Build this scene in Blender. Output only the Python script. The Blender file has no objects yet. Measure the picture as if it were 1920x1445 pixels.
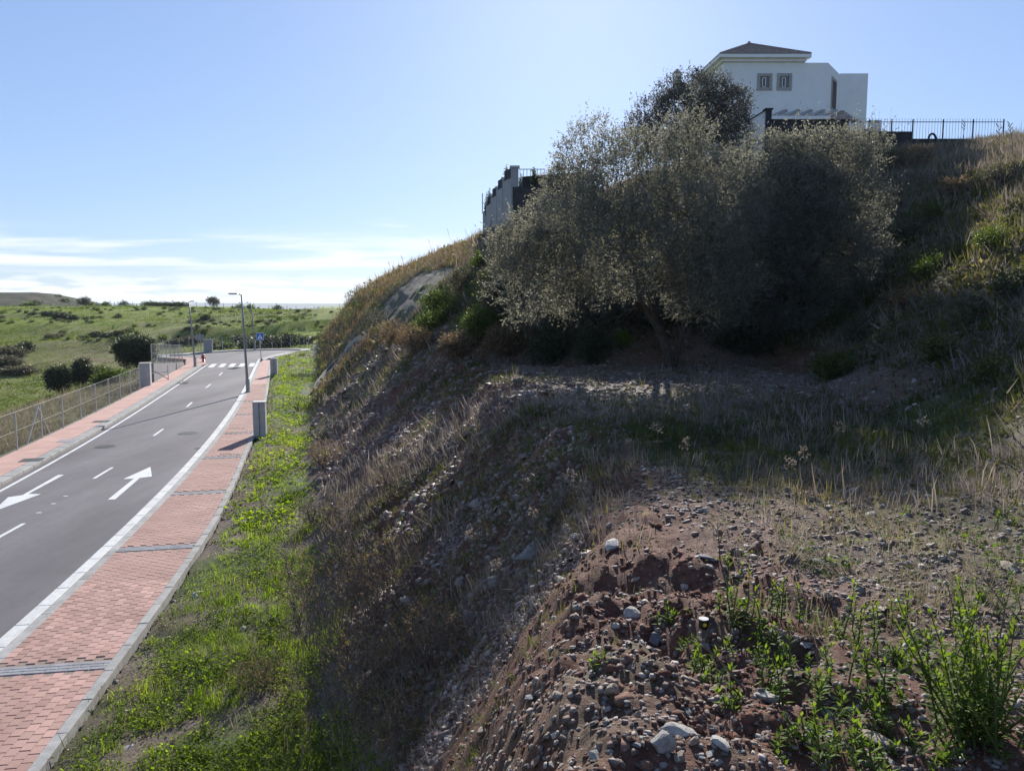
import bpy, math, random
import numpy as np
from mathutils import Vector, Matrix

random.seed(7)
rng = np.random.default_rng(11)
C = bpy.context.scene.collection
scn = bpy.context.scene
R = math.radians

# ------------------------------------------------------------------ camera, light, exposure
CAM_Z = 6.3
PITCH = math.atan(150.5 / 1445)
FPX = 1445.0
cam_d = bpy.data.cameras.new("camera")
cam_d.sensor_width = 36.0
cam_d.lens = FPX / 1920 * 36.0
cam_d.clip_start = 0.05
cam_d.clip_end = 60000
cam = bpy.data.objects.new("camera", cam_d)
cam.location = (0, 0, CAM_Z)
cam.rotation_euler = (R(90) - PITCH, 0, 0)
C.objects.link(cam)
scn.camera = cam

SUN_EL, SUN_AZ = R(24.0), R(5.0)          # azimuth clockwise from +Y
SUN_STR, SKY_STR, EXPO = 3.2, 0.060, 1.42
sd = bpy.data.lights.new("sun", 'SUN')
sd.energy = SUN_STR
sd.angle = R(0.53)
sd.color = (1.0, 0.955, 0.88)
so = bpy.data.objects.new("sun", sd)
dirv = Vector((math.sin(SUN_AZ) * math.cos(SUN_EL), math.cos(SUN_AZ) * math.cos(SUN_EL), math.sin(SUN_EL)))
so.rotation_euler = (-dirv).to_track_quat('-Z', 'Y').to_euler()
so.location = (0, 0, 60)
C.objects.link(so)

world = bpy.data.worlds.new("World")
scn.world = world
world.use_nodes = True


def build_world():
    nt = world.node_tree
    nt.nodes.clear()
    N, L = nt.nodes.new, nt.links.new
    out = N('ShaderNodeOutputWorld')
    bg = N('ShaderNodeBackground')
    bg.inputs[1].default_value = SKY_STR
    L(bg.outputs[0], out.inputs[0])
    sky = N('ShaderNodeTexSky')
    sky.sky_type = 'NISHITA'
    sky.sun_disc = False
    sky.sun_elevation = SUN_EL
    sky.sun_rotation = SUN_AZ
    sky.altitude = 100
    sky.air_density = 1.0
    sky.dust_density = 0.3
    sky.ozone_density = 1.6
    tc = N('ShaderNodeTexCoord')
    sep = N('ShaderNodeSeparateXYZ')
    L(tc.outputs['Generated'], sep.inputs[0])

    def math_(op, a, b=None, clamp=False):
        m = N('ShaderNodeMath')
        m.operation = op
        m.use_clamp = clamp
        for i, v in enumerate((a, b)):
            if v is None:
                continue
            if isinstance(v, (int, float)):
                m.inputs[i].default_value = v
            else:
                L(v, m.inputs[i])
        return m.outputs[0]

    def ramp01(v, lo, hi):
        mr = N('ShaderNodeMapRange')
        mr.interpolation_type = 'SMOOTHSTEP'
        L(v, mr.inputs[0])
        mr.inputs[1].default_value = lo
        mr.inputs[2].default_value = hi
        return mr.outputs[0]
    z = sep.outputs[2]
    den = math_('ADD', math_('MAXIMUM', z, 0.0), 0.035)
    px = math_('DIVIDE', sep.outputs[0], den)
    py = math_('DIVIDE', sep.outputs[1], den)
    cx = N('ShaderNodeCombineXYZ')
    L(px, cx.inputs[0])
    L(py, cx.inputs[1])
    # thin streaks of cirrus
    mp = N('ShaderNodeMapping')
    mp.inputs['Scale'].default_value = (0.42, 0.62, 1)
    mp.inputs['Location'].default_value = (3.1, 1.7, 0)
    L(cx.outputs[0], mp.inputs[0])
    n1 = N('ShaderNodeTexNoise')
    n1.inputs['Scale'].default_value = 1.0
    n1.inputs['Detail'].default_value = 6
    n1.inputs['Roughness'].default_value = 0.5
    n1.inputs['Distortion'].default_value = 0.35
    L(mp.outputs[0], n1.inputs[0])
    band = math_('MULTIPLY', ramp01(z, 0.034, 0.052), math_('SUBTRACT', 1.0, ramp01(z, 0.068, 0.098)))
    streak = math_('MULTIPLY', band, ramp01(n1.outputs[0], 0.38, 0.66))
    wisps = math_('MULTIPLY', math_('MULTIPLY', ramp01(n1.outputs[0], 0.60, 0.74), 0.55),
                  math_('SUBTRACT', 1.0, ramp01(z, 0.10, 0.18)))
    # row of low cumulus over the horizon
    mp2 = N('ShaderNodeMapping')
    mp2.inputs['Scale'].default_value = (9.0, 9.0, 60.0)
    mp2.inputs['Location'].default_value = (0.4, 0.9, 0)
    L(tc.outputs['Generated'], mp2.inputs[0])
    n2 = N('ShaderNodeTexNoise')
    n2.inputs['Scale'].default_value = 1.3
    n2.inputs['Detail'].default_value = 8
    n2.inputs['Roughness'].default_value = 0.6
    L(mp2.outputs[0], n2.inputs[0])
    band2 = math_('MULTIPLY', ramp01(z, -0.01, 0.012), math_('SUBTRACT', 1.0, ramp01(z, 0.022, 0.043)))
    cum = math_('MULTIPLY', band2, ramp01(n2.outputs[0], 0.40, 0.54))
    cl = math_('MINIMUM', math_('ADD', math_('MULTIPLY', streak, 0.85), math_('ADD', wisps, math_('MULTIPLY', cum, 0.85))), 0.9)
    mix = N('ShaderNodeMix')
    mix.data_type = 'RGBA'
    L(cl, mix.inputs[0])
    tint = N('ShaderNodeMix')
    tint.data_type = 'RGBA'
    tint.blend_type = 'MULTIPLY'
    tint.inputs[0].default_value = 1.0
    tint.inputs[7].default_value = (1.13, 1.40, 1.93, 1)
    gm = N('ShaderNodeGamma')
    gm.inputs[1].default_value = 0.56
    L(sky.outputs[0], gm.inputs[0])
    L(gm.outputs[0], tint.inputs[6])
    L(tint.outputs[2], mix.inputs[6])
    mix.inputs[7].default_value = (7.0, 7.15, 7.5, 1)
    L(mix.outputs[2], bg.inputs[0])


build_world()
vs = scn.view_settings
vs.view_transform = 'Standard'
vs.look = 'None'
vs.exposure = EXPO
vs.gamma = 1.0
vs.use_curve_mapping = False
scn.render.engine = 'CYCLES'
scn.cycles.use_denoising = True
scn.cycles.max_bounces = 6
scn.cycles.transparent_max_bounces = 12
scn.cycles.volume_bounces = 0
scn.cycles.sample_clamp_indirect = 6.0


# ------------------------------------------------------------------ maths helpers
def smooth(a, b, v):
    t = np.clip((np.asarray(v, float) - a) / (b - a), 0, 1)
    return t * t * (3 - 2 * t)


def _hash(ix, iy, seed):
    h = (ix.astype(np.int64) * 374761393 + iy.astype(np.int64) * 668265263 + seed * 1442695041) & 0xFFFFFFFF
    h = ((h ^ (h >> 13)) * 1274126177) & 0xFFFFFFFF
    h = h ^ (h >> 16)
    return (h & 0xFFFF) / 65535.0


def vnoise(x, y, seed=0):
    x, y = np.asarray(x, float), np.asarray(y, float)
    ix, iy = np.floor(x), np.floor(y)
    fx, fy = x - ix, y - iy
    ux, uy = fx * fx * (3 - 2 * fx), fy * fy * (3 - 2 * fy)
    a, b = _hash(ix, iy, seed), _hash(ix + 1, iy, seed)
    c, d = _hash(ix, iy + 1, seed), _hash(ix + 1, iy + 1, seed)
    return (a + (b - a) * ux) * (1 - uy) + (c + (d - c) * ux) * uy - 0.5


def fbm(x, y, scale, octv=4, seed=0, rough=0.5):
    x, y = np.asarray(x, float) / scale, np.asarray(y, float) / scale
    s, a = 0, 1.0
    for o in range(octv):
        s = s + a * vnoise(x + 17.3 * o, y - 9.1 * o, seed + o)
        x, y, a = x * 2.03, y * 2.03, a * rough
    return s


def ray(u, v):
    r, up = (u - 960) / FPX, (722.5 - v) / FPX
    c, s = math.cos(PITCH), math.sin(PITCH)
    return np.array((r, c + up * s, -s + up * c))


def flat(u, v, z=0.0):
    d = ray(u, v)
    t = (z - CAM_Z) / d[2]
    return d[0] * t, d[1] * t


def depth(u, v, Y):
    d = ray(u, v)
    t = Y / d[1]
    return np.array((d[0] * t, Y, CAM_Z + d[2] * t))


# ------------------------------------------------------------------ the road's lines in plan
KY = np.array([13.86, 16.81, 21.63, 29.42, 35.01, 45.13, 51.93, 66.03, 86.98])
KX = np.array([-9.59, -10.08, -11.0, -12.67, -14.07, -16.7, -18.57, -22.63, -28.77])
KP = np.polyfit(KY, KX, 3)


def kerb_x(y):
    y = np.asarray(y, float)
    lo = np.polyval(KP, 12.0) + (y - 12.0) * np.polyval(np.polyder(KP), 12.0)
    return np.where(y < 12, lo, np.polyval(KP, y))


def kerb_dx(y):
    y = np.asarray(y, float)
    return np.where(y < 12, np.polyval(np.polyder(KP), 12.0), np.polyval(np.polyder(KP), y))


def along(y, w):
    """point at offset w to the right of the right-hand kerb line (metres)"""
    y = np.asarray(y, float)
    dx = kerb_dx(y)
    n = np.sqrt(1 + dx * dx)
    return kerb_x(y) + w / n, y - w * dx / n


W_KERB, W_GREY = 0.27, 0.48
def w_brick(y): return np.interp(y, [0, 10, 21, 31, 50, 67, 91], [2.38, 2.38, 2.3, 1.92, 1.68, 1.52, 1.35])
def w_edge(y): return w_brick(y) + 0.17
def w_line(y): return np.interp(y, [0, 29, 52, 79, 95], [-5.55, -5.42, -5.3, -5.0, -4.9])
def w_lbrick(y): return w_line(y) - np.interp(y, [0, 30, 79], [0.68, 0.72, 0.8])
def w_lout(y): return w_lbrick(y) - np.interp(y, [0, 37, 66, 79], [1.45, 1.4, 1.15, 1.1])


# ------------------------------------------------------------------ the terrain's height
def foot_x(y):
    y = np.asarray(y, float)
    return -0.25 * y - 1.7 * (1 - smooth(0, 10, y)) - 0.45 * smooth(7, 14, y) - 0.7 * np.exp(-((y - 40) / 18) ** 2)


CY = [-20, 2, 4, 6, 9, 13.9, 28, 38, 49, 67, 140]
CC = [2.2, 2.15, 2.35, 2.7, 3.5, 5.0, 6.6, 6.0, 5.2, 4.4, 3.9]
CZ = [4.75, 4.7, 4.55, 4.4, 4.22, 4.15, 4.2, 4.5, 4.6, 4.7, 4.7]
PLAT = np.array([(-90, -60), (-90, 31), (-5, 30.5), (-1.5, 28.5), (2, 27.2), (5, 27), (8.6, 26.6), (8.8, 24), (7.9, 17),
                 (6.1, 11), (5.5, 6), (5.6, 0), (6.0, -60)], float)


def poly_dist(x, y, P):
    shp = np.shape(x)
    x, y = np.ravel(x).astype(float), np.ravel(y).astype(float)
    best = np.full(x.shape, 1e9)
    inside = np.zeros(x.shape, bool)
    n = len(P)
    for i in range(n):
        x0, y0 = P[i]
        x1, y1 = P[(i + 1) % n]
        dx, dy = x1 - x0, y1 - y0
        t = np.clip(((x - x0) * dx + (y - y0) * dy) / (dx * dx + dy * dy), 0, 1)
        best = np.minimum(best, np.hypot(x - x0 - t * dx, y - y0 - t * dy))
        c = ((y0 > y) != (y1 > y))
        with np.errstate(divide='ignore', invalid='ignore'):
            xi = x0 + (y - y0) * dx / (dy if dy else 1e-9)
        inside ^= c & (x < xi)
    return np.where(inside, -best, best).reshape(shp)


def smin(a, b, k):
    h = np.clip(0.5 + 0.5 * (b - a) / k, 0, 1)
    return b + (a - b) * h - k * h * (1 - h)


def slope_s(x, y):
    return (x - foot_x(y)) / 1.031


def height(x, y, fine=True):
    x, y = np.asarray(x, float), np.asarray(y, float)
    s = slope_s(x, y)
    c, zc = np.interp(y, CY, CC), np.interp(y, CY, CZ)
    d = poly_dist(x, y, PLAT) + fbm(x, y, 4.0, 2, 5) * 1.4
    dp = np.maximum(d, 0)
    g = np.interp(dp, [0, 0.6, 3.2, 6, 12, 26, 34, 80], [0, 0.35, 2.0, 3.9, 7.4, 11.0, 11.8, 12.4])
    hill = zc + g
    q = np.select([s < c, s < c + 2.2, s < c + 5.5, s < c + 11, s < c + 23],
                  [zc * 1.06 * np.clip(s / c, 0, 1) ** 1.08,
                   zc * 1.06 + (s - c) / 2.2 * 2.6,
                   zc * 1.06 + 2.6 + (s - c - 2.2) / 3.3 * 2.3,
                   zc * 1.06 + 4.9 + (s - c - 5.5) / 5.5 * 2.6,
                   zc * 1.06 + 7.5 + (s - c - 11) / 12 * 4.2],
                  zc * 1.06 + 11.7 + (s - c - 23) / 20 * 2)
    zr = smin(hill, q, 0.55)
    zr = np.where(s <= 0, 0.0, np.maximum(zr, 0)) * smooth(-0.3, 0.9, s)
    zr = zr * (1 - smooth(125, 190, y)) - 0.5 * smooth(125, 190, y)
    if fine:
        on_slope = smooth(0.0, 0.8, s) * (1 - smooth(125, 150, y))
        steep = smooth(0.2, 1.0, s) * (1 - smooth(c - 0.3, c + 0.8, s))
        up = smooth(0, 2.5, d)
        zr = zr + on_slope * (fbm(x, y, 0.7, 5, 21, 0.62) * (0.09 + 0.13 * steep + 0.12 * up) + fbm(x, y, 4.0, 3, 33) * (0.08 + 0.28 * up + .2 * steep))
        # gullies down the cut
        rill = np.abs(vnoise(y / 0.9 + 0.4 * fbm(x, y, 1.5, 2, 8), s / 5.0, 77))
        zr = zr - steep * (0.22 - rill) * 0.32 * (y > -5)
        # broken red lip beside the viewer
        lip = np.exp(-(((x - 1.15) / 0.75) ** 2 + ((y - 4.3) / 1.6) ** 2))
        zr = zr + lip * (fbm(x, y, 0.6, 5, 91, 0.62) * 0.34 - 0.06 - 0.16 * np.exp(-((x - 0.75 - 0.12 * np.sin(y * 2.1)) / 0.13) ** 2))
        zr = zr + (s <= 0.8) * (fbm(x, y, 0.8, 3, 12) * 0.05) * (s > -6)
    zr = zr + 0.10 * smooth(0.0, 0.7, np.where(s > -9, x - along_edge_x(y), 0)) * (1 - smooth(-0.8, 0.6, s))
    # left-hand side and far field
    dl = -(x - lout_x(y)) / 1.03
    val = 6.0 * smooth(0.3, 26, dl) * (1 - smooth(85, 230, y))
    rise = 6.0 * (0.45 * smooth(118, 235, y) + 0.55 * smooth(150, 330, y))
    rise = rise - 2.0 * smooth(-150, -75, x) * smooth(190, 320, y)
    zl = -0.12 - val + rise - 0.05 * np.maximum(y - 345, 0)
    zl = zl + smooth(125, 190, y + 0.6 * np.maximum(dl, 0)) * fbm(x, y, 48, 3, 3) * 4.2 * (1 - smooth(225, 312, y)) + fbm(x, y, 9, 3, 4) * 0.5 * smooth(0.5, 12, dl + 0.5 * np.maximum(y - 130, 0))
    # bank cut into the field behind the turning loop
    bank = np.clip((x + 78) / 10, 0, 1) * np.clip((0 - x) / 10, 0, 1)
    zl = zl + bank * (1.9 * smooth(161, 163.5, y + 6 * fbm(x, x * 0, 20, 2, 6)) - 1.9 * smooth(163.5, 215, y))
    zl = np.maximum(zl, -62)
    right_of = x - 0.5 * (kerb_x(np.clip(y, 0, 90)) + lout_x(np.clip(y, 0, 90)))
    far = smooth(120, 128, y)
    base = np.where(right_of > 0, zr, zl)
    base = base * (1 - far) + np.where(s > 0, np.maximum(zr, zl), zl) * far
    # under the paved corridor keep below the sheets
    in_road = (x < along_edge_x(y) + 0.02) & (x > lout_x(y) + 0.02) & (y < 92)
    loop = poly_dist(x, y, LOOP_OUT) < 0.3
    base = np.where(in_road | loop, np.minimum(base, -0.3), base)
    return base


def along_edge_x(y):
    yy = np.clip(y, -30, 95)
    return kerb_x(yy) + w_edge(yy) * np.sqrt(1 + kerb_dx(yy) ** 2)


def lout_x(y):
    yy = np.clip(y, -30, 95)
    return kerb_x(yy) + w_lout(yy) * np.sqrt(1 + kerb_dx(yy) ** 2)


LOOP_PX = [(388, 684), (381, 676.5), (368, 673.5), (335, 671), (310, 669.5), (318, 667), (352, 665.5), (390, 662), (440, 658.5), (500, 656.4), (545, 655.8),
           (566, 656.6), (561, 659), (536, 662), (510, 667), (494, 672), (483, 678)]
LOOP = np.array([flat(*p) for p in LOOP_PX])
LOOP_C = LOOP.mean(0)
LOOP_OUT = np.array([p + (p - LOOP_C) / np.linalg.norm(p - LOOP_C) * (1.8 if 4 < i < 13 else 0.2) for i, p in enumerate(LOOP)])


def pick(u, v, rmax=400, fine=True):
    """where the line of sight through a picture point meets the terrain"""
    d = ray(u, v)
    t = np.concatenate([np.arange(1.0, 40, 0.02), np.arange(40, rmax, 0.1)])
    X, Y, Z = d[0] * t, d[1] * t, CAM_Z + d[2] * t
    H = height(X, Y, fine)
    k = np.argmax(Z < H) if (Z < H).any() else len(t) - 1
    return np.array((X[k], Y[k], H[k]))


def normal_at(x, y, e=0.15):
    hx = (height(x + e, y) - height(x - e, y)) / (2 * e)
    hy = (height(x, y + e) - height(x, y - e)) / (2 * e)
    n = np.stack([-hx, -hy, np.ones_like(hx)], -1)
    return n / np.linalg.norm(n, axis=-1, keepdims=True)


# ------------------------------------------------------------------ object helpers
def mesh_np(name, V, F, mats, rnd=None, mat_idx=None, smooth_=False):
    V = np.ascontiguousarray(V, dtype=np.float32).reshape(-1, 3)
    F = np.ascontiguousarray(F, dtype=np.int32)
    k = F.shape[1]
    me = bpy.data.meshes.new(name)
    me.vertices.add(len(V))
    me.vertices.foreach_set('co', V.ravel())
    me.loops.add(F.size)
    me.loops.foreach_set('vertex_index', F.ravel())
    me.polygons.add(len(F))
    me.polygons.foreach_set('loop_start', np.arange(0, F.size, k, dtype=np.int32))
    me.polygons.foreach_set('loop_total', np.full(len(F), k, dtype=np.int32))
    if smooth_:
        me.polygons.foreach_set('use_smooth', np.ones(len(F), bool))
    if rnd is not None:
        a = me.attributes.new('rnd', 'FLOAT', 'POINT')
        a.data.foreach_set('value', np.asarray(rnd, np.float32))
    for m in (mats if isinstance(mats, (list, tuple)) else [mats]):
        me.materials.append(m)
    if mat_idx is not None:
        me.polygons.foreach_set('material_index', np.asarray(mat_idx, np.int32))
    me.update(calc_edges=True)
    return me


class MB:
    """collects simple shapes into one mesh"""
    def __init__(s):
        s.v, s.f, s.m = [], [], []

    def add(s, verts, faces, mi=0):
        o = len(s.v)
        s.v += [tuple(map(float, p)) for p in verts]
        s.f += [tuple(i + o for i in f) for f in faces]
        s.m += [mi] * len(faces)
        return s

    def box(s, c, size, rz=0, mi=0, taper=1.0, bev=0.0):
        hx, hy, hz = size[0] / 2, size[1] / 2, size[2] / 2
        ca, sa = math.cos(rz), math.sin(rz)
        vs_ = []
        lv = [(-hz, 1.0), (hz, taper)] if bev <= 0 else [(-hz, 1.0), (hz - bev, taper), (hz, None)]
        for z, k in lv:
            for sx, sy in ((-1, -1), (1, -1), (1, 1), (-1, 1)):
                if k is None:
                    x, y = sx * (hx * taper - bev), sy * (hy * taper - bev)
                else:
                    x, y = sx * hx * k, sy * hy * k
                vs_.append((c[0] + x * ca - y * sa, c[1] + x * sa + y * ca, c[2] + z))
        n = len(lv)
        fs = [(3, 2, 1, 0)]
        for l in range(n - 1):
            for i in range(4):
                j = (i + 1) % 4
                fs.append((l * 4 + i, l * 4 + j, l * 4 + 4 + j, l * 4 + 4 + i))
        t = (n - 1) * 4
        fs.append((t, t + 1, t + 2, t + 3))
        return s.add(vs_, fs, mi)

    def tube(s, pts, rad, n=6, mi=0, cap=True):
        pts = [Vector(p) for p in pts]
        rad = rad if hasattr(rad, '__len__') else [rad] * len(pts)
        vs_, fs = [], []
        ref = Vector((0.31, 0.17, 1)) if abs((pts[-1] - pts[0]).normalized().z) < 0.9 else Vector((1, 0.2, 0))
        for i, p in enumerate(pts):
            d = (pts[min(i + 1, len(pts) - 1)] - pts[max(i - 1, 0)]).normalized()
            a = d.cross(ref).normalized()
            b = d.cross(a)
            for k in range(n):
                t = 2 * math.pi * k / n
                vs_.append(p + (a * math.cos(t) + b * math.sin(t)) * rad[i])
        for i in range(len(pts) - 1):
            for k in range(n):
                k2 = (k + 1) % n
                fs.append((i * n + k, i * n + k2, i * n + n + k2, i * n + n + k))
        if cap:
            fs.append(tuple(range(n))[::-1])
            fs.append(tuple(range((len(pts) - 1) * n, len(pts) * n)))
        return s.add(vs_, fs, mi)

    def prism(s, poly, z0, z1, mi=0):
        n = len(poly)
        vs_ = [(p[0], p[1], z0) for p in poly] + [(p[0], p[1], z1) for p in poly]
        fs = [tuple(range(n))[::-1], tuple(range(n, 2 * n))] + [(i, (i + 1) % n, n + (i + 1) % n, n + i) for i in range(n)]
        return s.add(vs_, fs, mi)

    def mesh(s, name, mats, smooth_=False):
        me = bpy.data.meshes.new(name)
        me.from_pydata(s.v, [], s.f)
        for m in (mats if isinstance(mats, (list, tuple)) else [mats]):
            me.materials.append(m)
        me.polygons.foreach_set('material_index', np.asarray(s.m, np.int32))
        if smooth_:
            me.polygons.foreach_set('use_smooth', np.ones(len(s.f), bool))
        me.update()
        return me

    def build(s, name, mats, parent=None, smooth_=False):
        return obj(name, s.mesh(name, mats, smooth_), parent)


def obj(name, me, parent=None, loc=None, rz=None):
    o = bpy.data.objects.new(name, me)
    C.objects.link(o)
    if parent is not None:
        o.parent = parent
    if loc is not None:
        o.location = loc
    if rz is not None:
        o.rotation_euler = (0, 0, rz)
    return o


def tag(o, label=None, cat=None, group=None, kind=None):
    for k, v in (('label', label), ('category', cat), ('group', group), ('kind', kind)):
        if v:
            o[k] = v
    return o


def thing(name, label, cat, loc=(0, 0, 0), rz=0, group=None):
    o = bpy.data.objects.new(name, None)
    o.empty_display_size = 0.2
    C.objects.link(o)
    o.location = loc
    o.rotation_euler = (0, 0, rz)
    return tag(o, label, cat, group)


def copy_tree(o, parent=None):
    c = o.copy()
    C.objects.link(c)
    c.parent = parent
    for ch in list(o.children):
        copy_tree(ch, c)
    return c


# ------------------------------------------------------------------ materials
def new_mat(name):
    m = bpy.data.materials.new(name)
    m.use_nodes = True
    nt = m.node_tree
    nt.nodes.clear()
    out = nt.nodes.new('ShaderNodeOutputMaterial')
    b = nt.nodes.new('ShaderNodeBsdfPrincipled')
    nt.links.new(b.outputs[0], out.inputs[0])
    return m, nt, b, out


def ramp(nt, fac, stops):
    r = nt.nodes.new('ShaderNodeValToRGB')
    e = r.color_ramp.elements
    while len(e) < len(stops):
        e.new(0.5)
    for i, (p, c) in enumerate(stops):
        e[i].position = p
        e[i].color = (*c, 1)
    nt.links.new(fac, r.inputs[0])
    return r.outputs[0]


def tex(nt, scale, detail=5, rough=0.55, coord='Object', kind='Noise', stretch=None, w=None):
    tc = nt.nodes.new('ShaderNodeTexCoord')
    src = tc.outputs[coord]
    if coord == 'World':
        pass
    if stretch:
        mp = nt.nodes.new('ShaderNodeMapping')
        mp.inputs['Scale'].default_value = stretch
        nt.links.new(src, mp.inputs[0])
        src = mp.outputs[0]
    if kind == 'Noise':
        n = nt.nodes.new('ShaderNodeTexNoise')
        n.inputs['Detail'].default_value = detail
        n.inputs['Roughness'].default_value = rough
    else:
        n = nt.nodes.new('ShaderNodeTexVoronoi')
    n.inputs['Scale'].default_value = scale
    nt.links.new(src, n.inputs['Vector'])
    return n.outputs[0]


def mixc(nt, fac, a, b, blend='MIX'):
    m = nt.nodes.new('ShaderNodeMix')
    m.data_type = 'RGBA'
    m.blend_type = blend
    for i, v in ((0, fac), (6, a), (7, b)):
        if isinstance(v, (int, float)):
            m.inputs[i].default_value = v
        elif isinstance(v, tuple):
            m.inputs[i].default_value = (*v, 1)
        else:
            nt.links.new(v, m.inputs[i])
    return m.outputs[2]


def bump(nt, b, h, strength=0.4, dist=0.02):
    bp = nt.nodes.new('ShaderNodeBump')
    bp.inputs['Strength'].default_value = strength
    bp.inputs['Distance'].default_value = dist
    nt.links.new(h, bp.inputs['Height'])
    nt.links.new(bp.outputs[0], b.inputs['Normal'])


def simple(name, c1, c2, scale=8, rough=0.7, spec=0.5, metal=0.0, bmp=0.2, bdist=0.01, detail=6, stretch=None, rand=0.0, fine=None):
    m, nt, b, out = new_mat(name)
    f = tex(nt, scale, detail, 0.6, stretch=stretch)
    col = ramp(nt, f, [(0.32, c1), (0.68, c2)])
    if rand:
        oi = nt.nodes.new('ShaderNodeObjectInfo')
        mr = nt.nodes.new('ShaderNodeMapRange')
        mr.inputs[3].default_value = 1 - rand
        mr.inputs[4].default_value = 1 + rand
        nt.links.new(oi.outputs['Random'], mr.inputs[0])
        hs = nt.nodes.new('ShaderNodeHueSaturation')
        nt.links.new(mr.outputs[0], hs.inputs['Value'])
        nt.links.new(col, hs.inputs['Color'])
        col = hs.outputs[0]
    nt.links.new(col, b.inputs['Base Color'])
    b.inputs['Roughness'].default_value = rough
    b.inputs['Metallic'].default_value = metal
    b.inputs['Specular IOR Level'].default_value = spec
    if bmp:
        bump(nt, b, tex(nt, (fine or scale * 6), 6, 0.65), bmp, bdist)
    return m


def by_rnd(name, stops, rough=0.6, spec=0.4, trans=0.0, tcol=None, nscale=0, bmp=0.0):
    """colour picked per piece from the 'rnd' attribute; trans = share of light let through (leaves)"""
    m, nt, b, out = new_mat(name)
    at = nt.nodes.new('ShaderNodeAttribute')
    at.attribute_name = 'rnd'
    col = ramp(nt, at.outputs['Fac'], stops)
    if nscale:
        f = tex(nt, nscale, 5, 0.6)
        col = mixc(nt, 0.55, col, ramp(nt, f, [(0.3, (0.45, 0.45, 0.45)), (0.7, (1.35, 1.35, 1.35))]), 'MULTIPLY')
    nt.links.new(col, b.inputs['Base Color'])
    b.inputs['Roughness'].default_value = rough
    b.inputs['Specular IOR Level'].default_value = spec
    if bmp:
        bump(nt, b, tex(nt, 60, 5, 0.6), bmp, 0.01)
    if trans:
        t = nt.nodes.new('ShaderNodeBsdfTranslucent')
        tc_ = mixc(nt, 1.0, col, tcol or (1.6, 1.7, 0.6), 'MULTIPLY')
        nt.links.new(tc_, t.inputs[0])
        mx = nt.nodes.new('ShaderNodeMixShader')
        mx.inputs[0].default_value = trans
        nt.links.new(b.outputs[0], mx.inputs[1])
        nt.links.new(t.outputs[0], mx.inputs[2])
        nt.links.new(mx.outputs[0], out.inputs[0])
    return m


def attr(nt, name):
    a = nt.nodes.new('ShaderNodeAttribute')
    a.attribute_name = name
    return a.outputs['Fac']


def ground_mat():
    m, nt, b, out = new_mat("hillside_soil")
    n1 = tex(nt, 2.2, 8, 0.65)
    n2 = tex(nt, 14, 8, 0.7)
    n3 = tex(nt, 55, 4, 0.7)
    shale = ramp(nt, n2, [(0.3, (0.070, 0.050, 0.040)), (0.5, (0.150, 0.112, 0.090)), (0.72, (0.26, 0.21, 0.175))])
    red = ramp(nt, n2, [(0.3, (0.080, 0.034, 0.023)), (0.55, (0.160, 0.075, 0.052)), (0.75, (0.23, 0.135, 0.102))])
    green = ramp(nt, n2, [(0.3, (0.035, 0.045, 0.014)), (0.6, (0.075, 0.100, 0.022)), (0.8, (0.12, 0.14, 0.04))])
    dry = ramp(nt, n2, [(0.3, (0.065, 0.052, 0.033)), (0.7, (0.20, 0.165, 0.105))])

    def mask(nm, noise, amt):
        ad = nt.nodes.new('ShaderNodeMath')
        ad.operation = 'MULTIPLY_ADD'
        nt.links.new(noise, ad.inputs[0])
        ad.inputs[1].default_value = amt
        nt.links.new(attr(nt, nm), ad.inputs[2])
        mr = nt.nodes.new('ShaderNodeMapRange')
        mr.interpolation_type = 'SMOOTHSTEP'
        nt.links.new(ad.outputs[0], mr.inputs[0])
        mr.inputs[1].default_value = 0.3 + amt * 0.5
        mr.inputs[2].default_value = 0.7 + amt * 0.5
        return mr.outputs[0]
    col = mixc(nt, mask('red', n1, 0.9), shale, red)
    col = mixc(nt, mask('dry', n1, 1.1), col, dry)
    col = mixc(nt, mask('green', n2, 1.1), col, green)
    nt.links.new(col, b.inputs['Base Color'])
    b.inputs['Roughness'].default_value = 0.9
    b.inputs['Specular IOR Level'].default_value = 0.25
    h = mixc(nt, 0.4, n2, n3)
    bump(nt, b, h, 0.9, 0.06)
    return m


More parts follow.
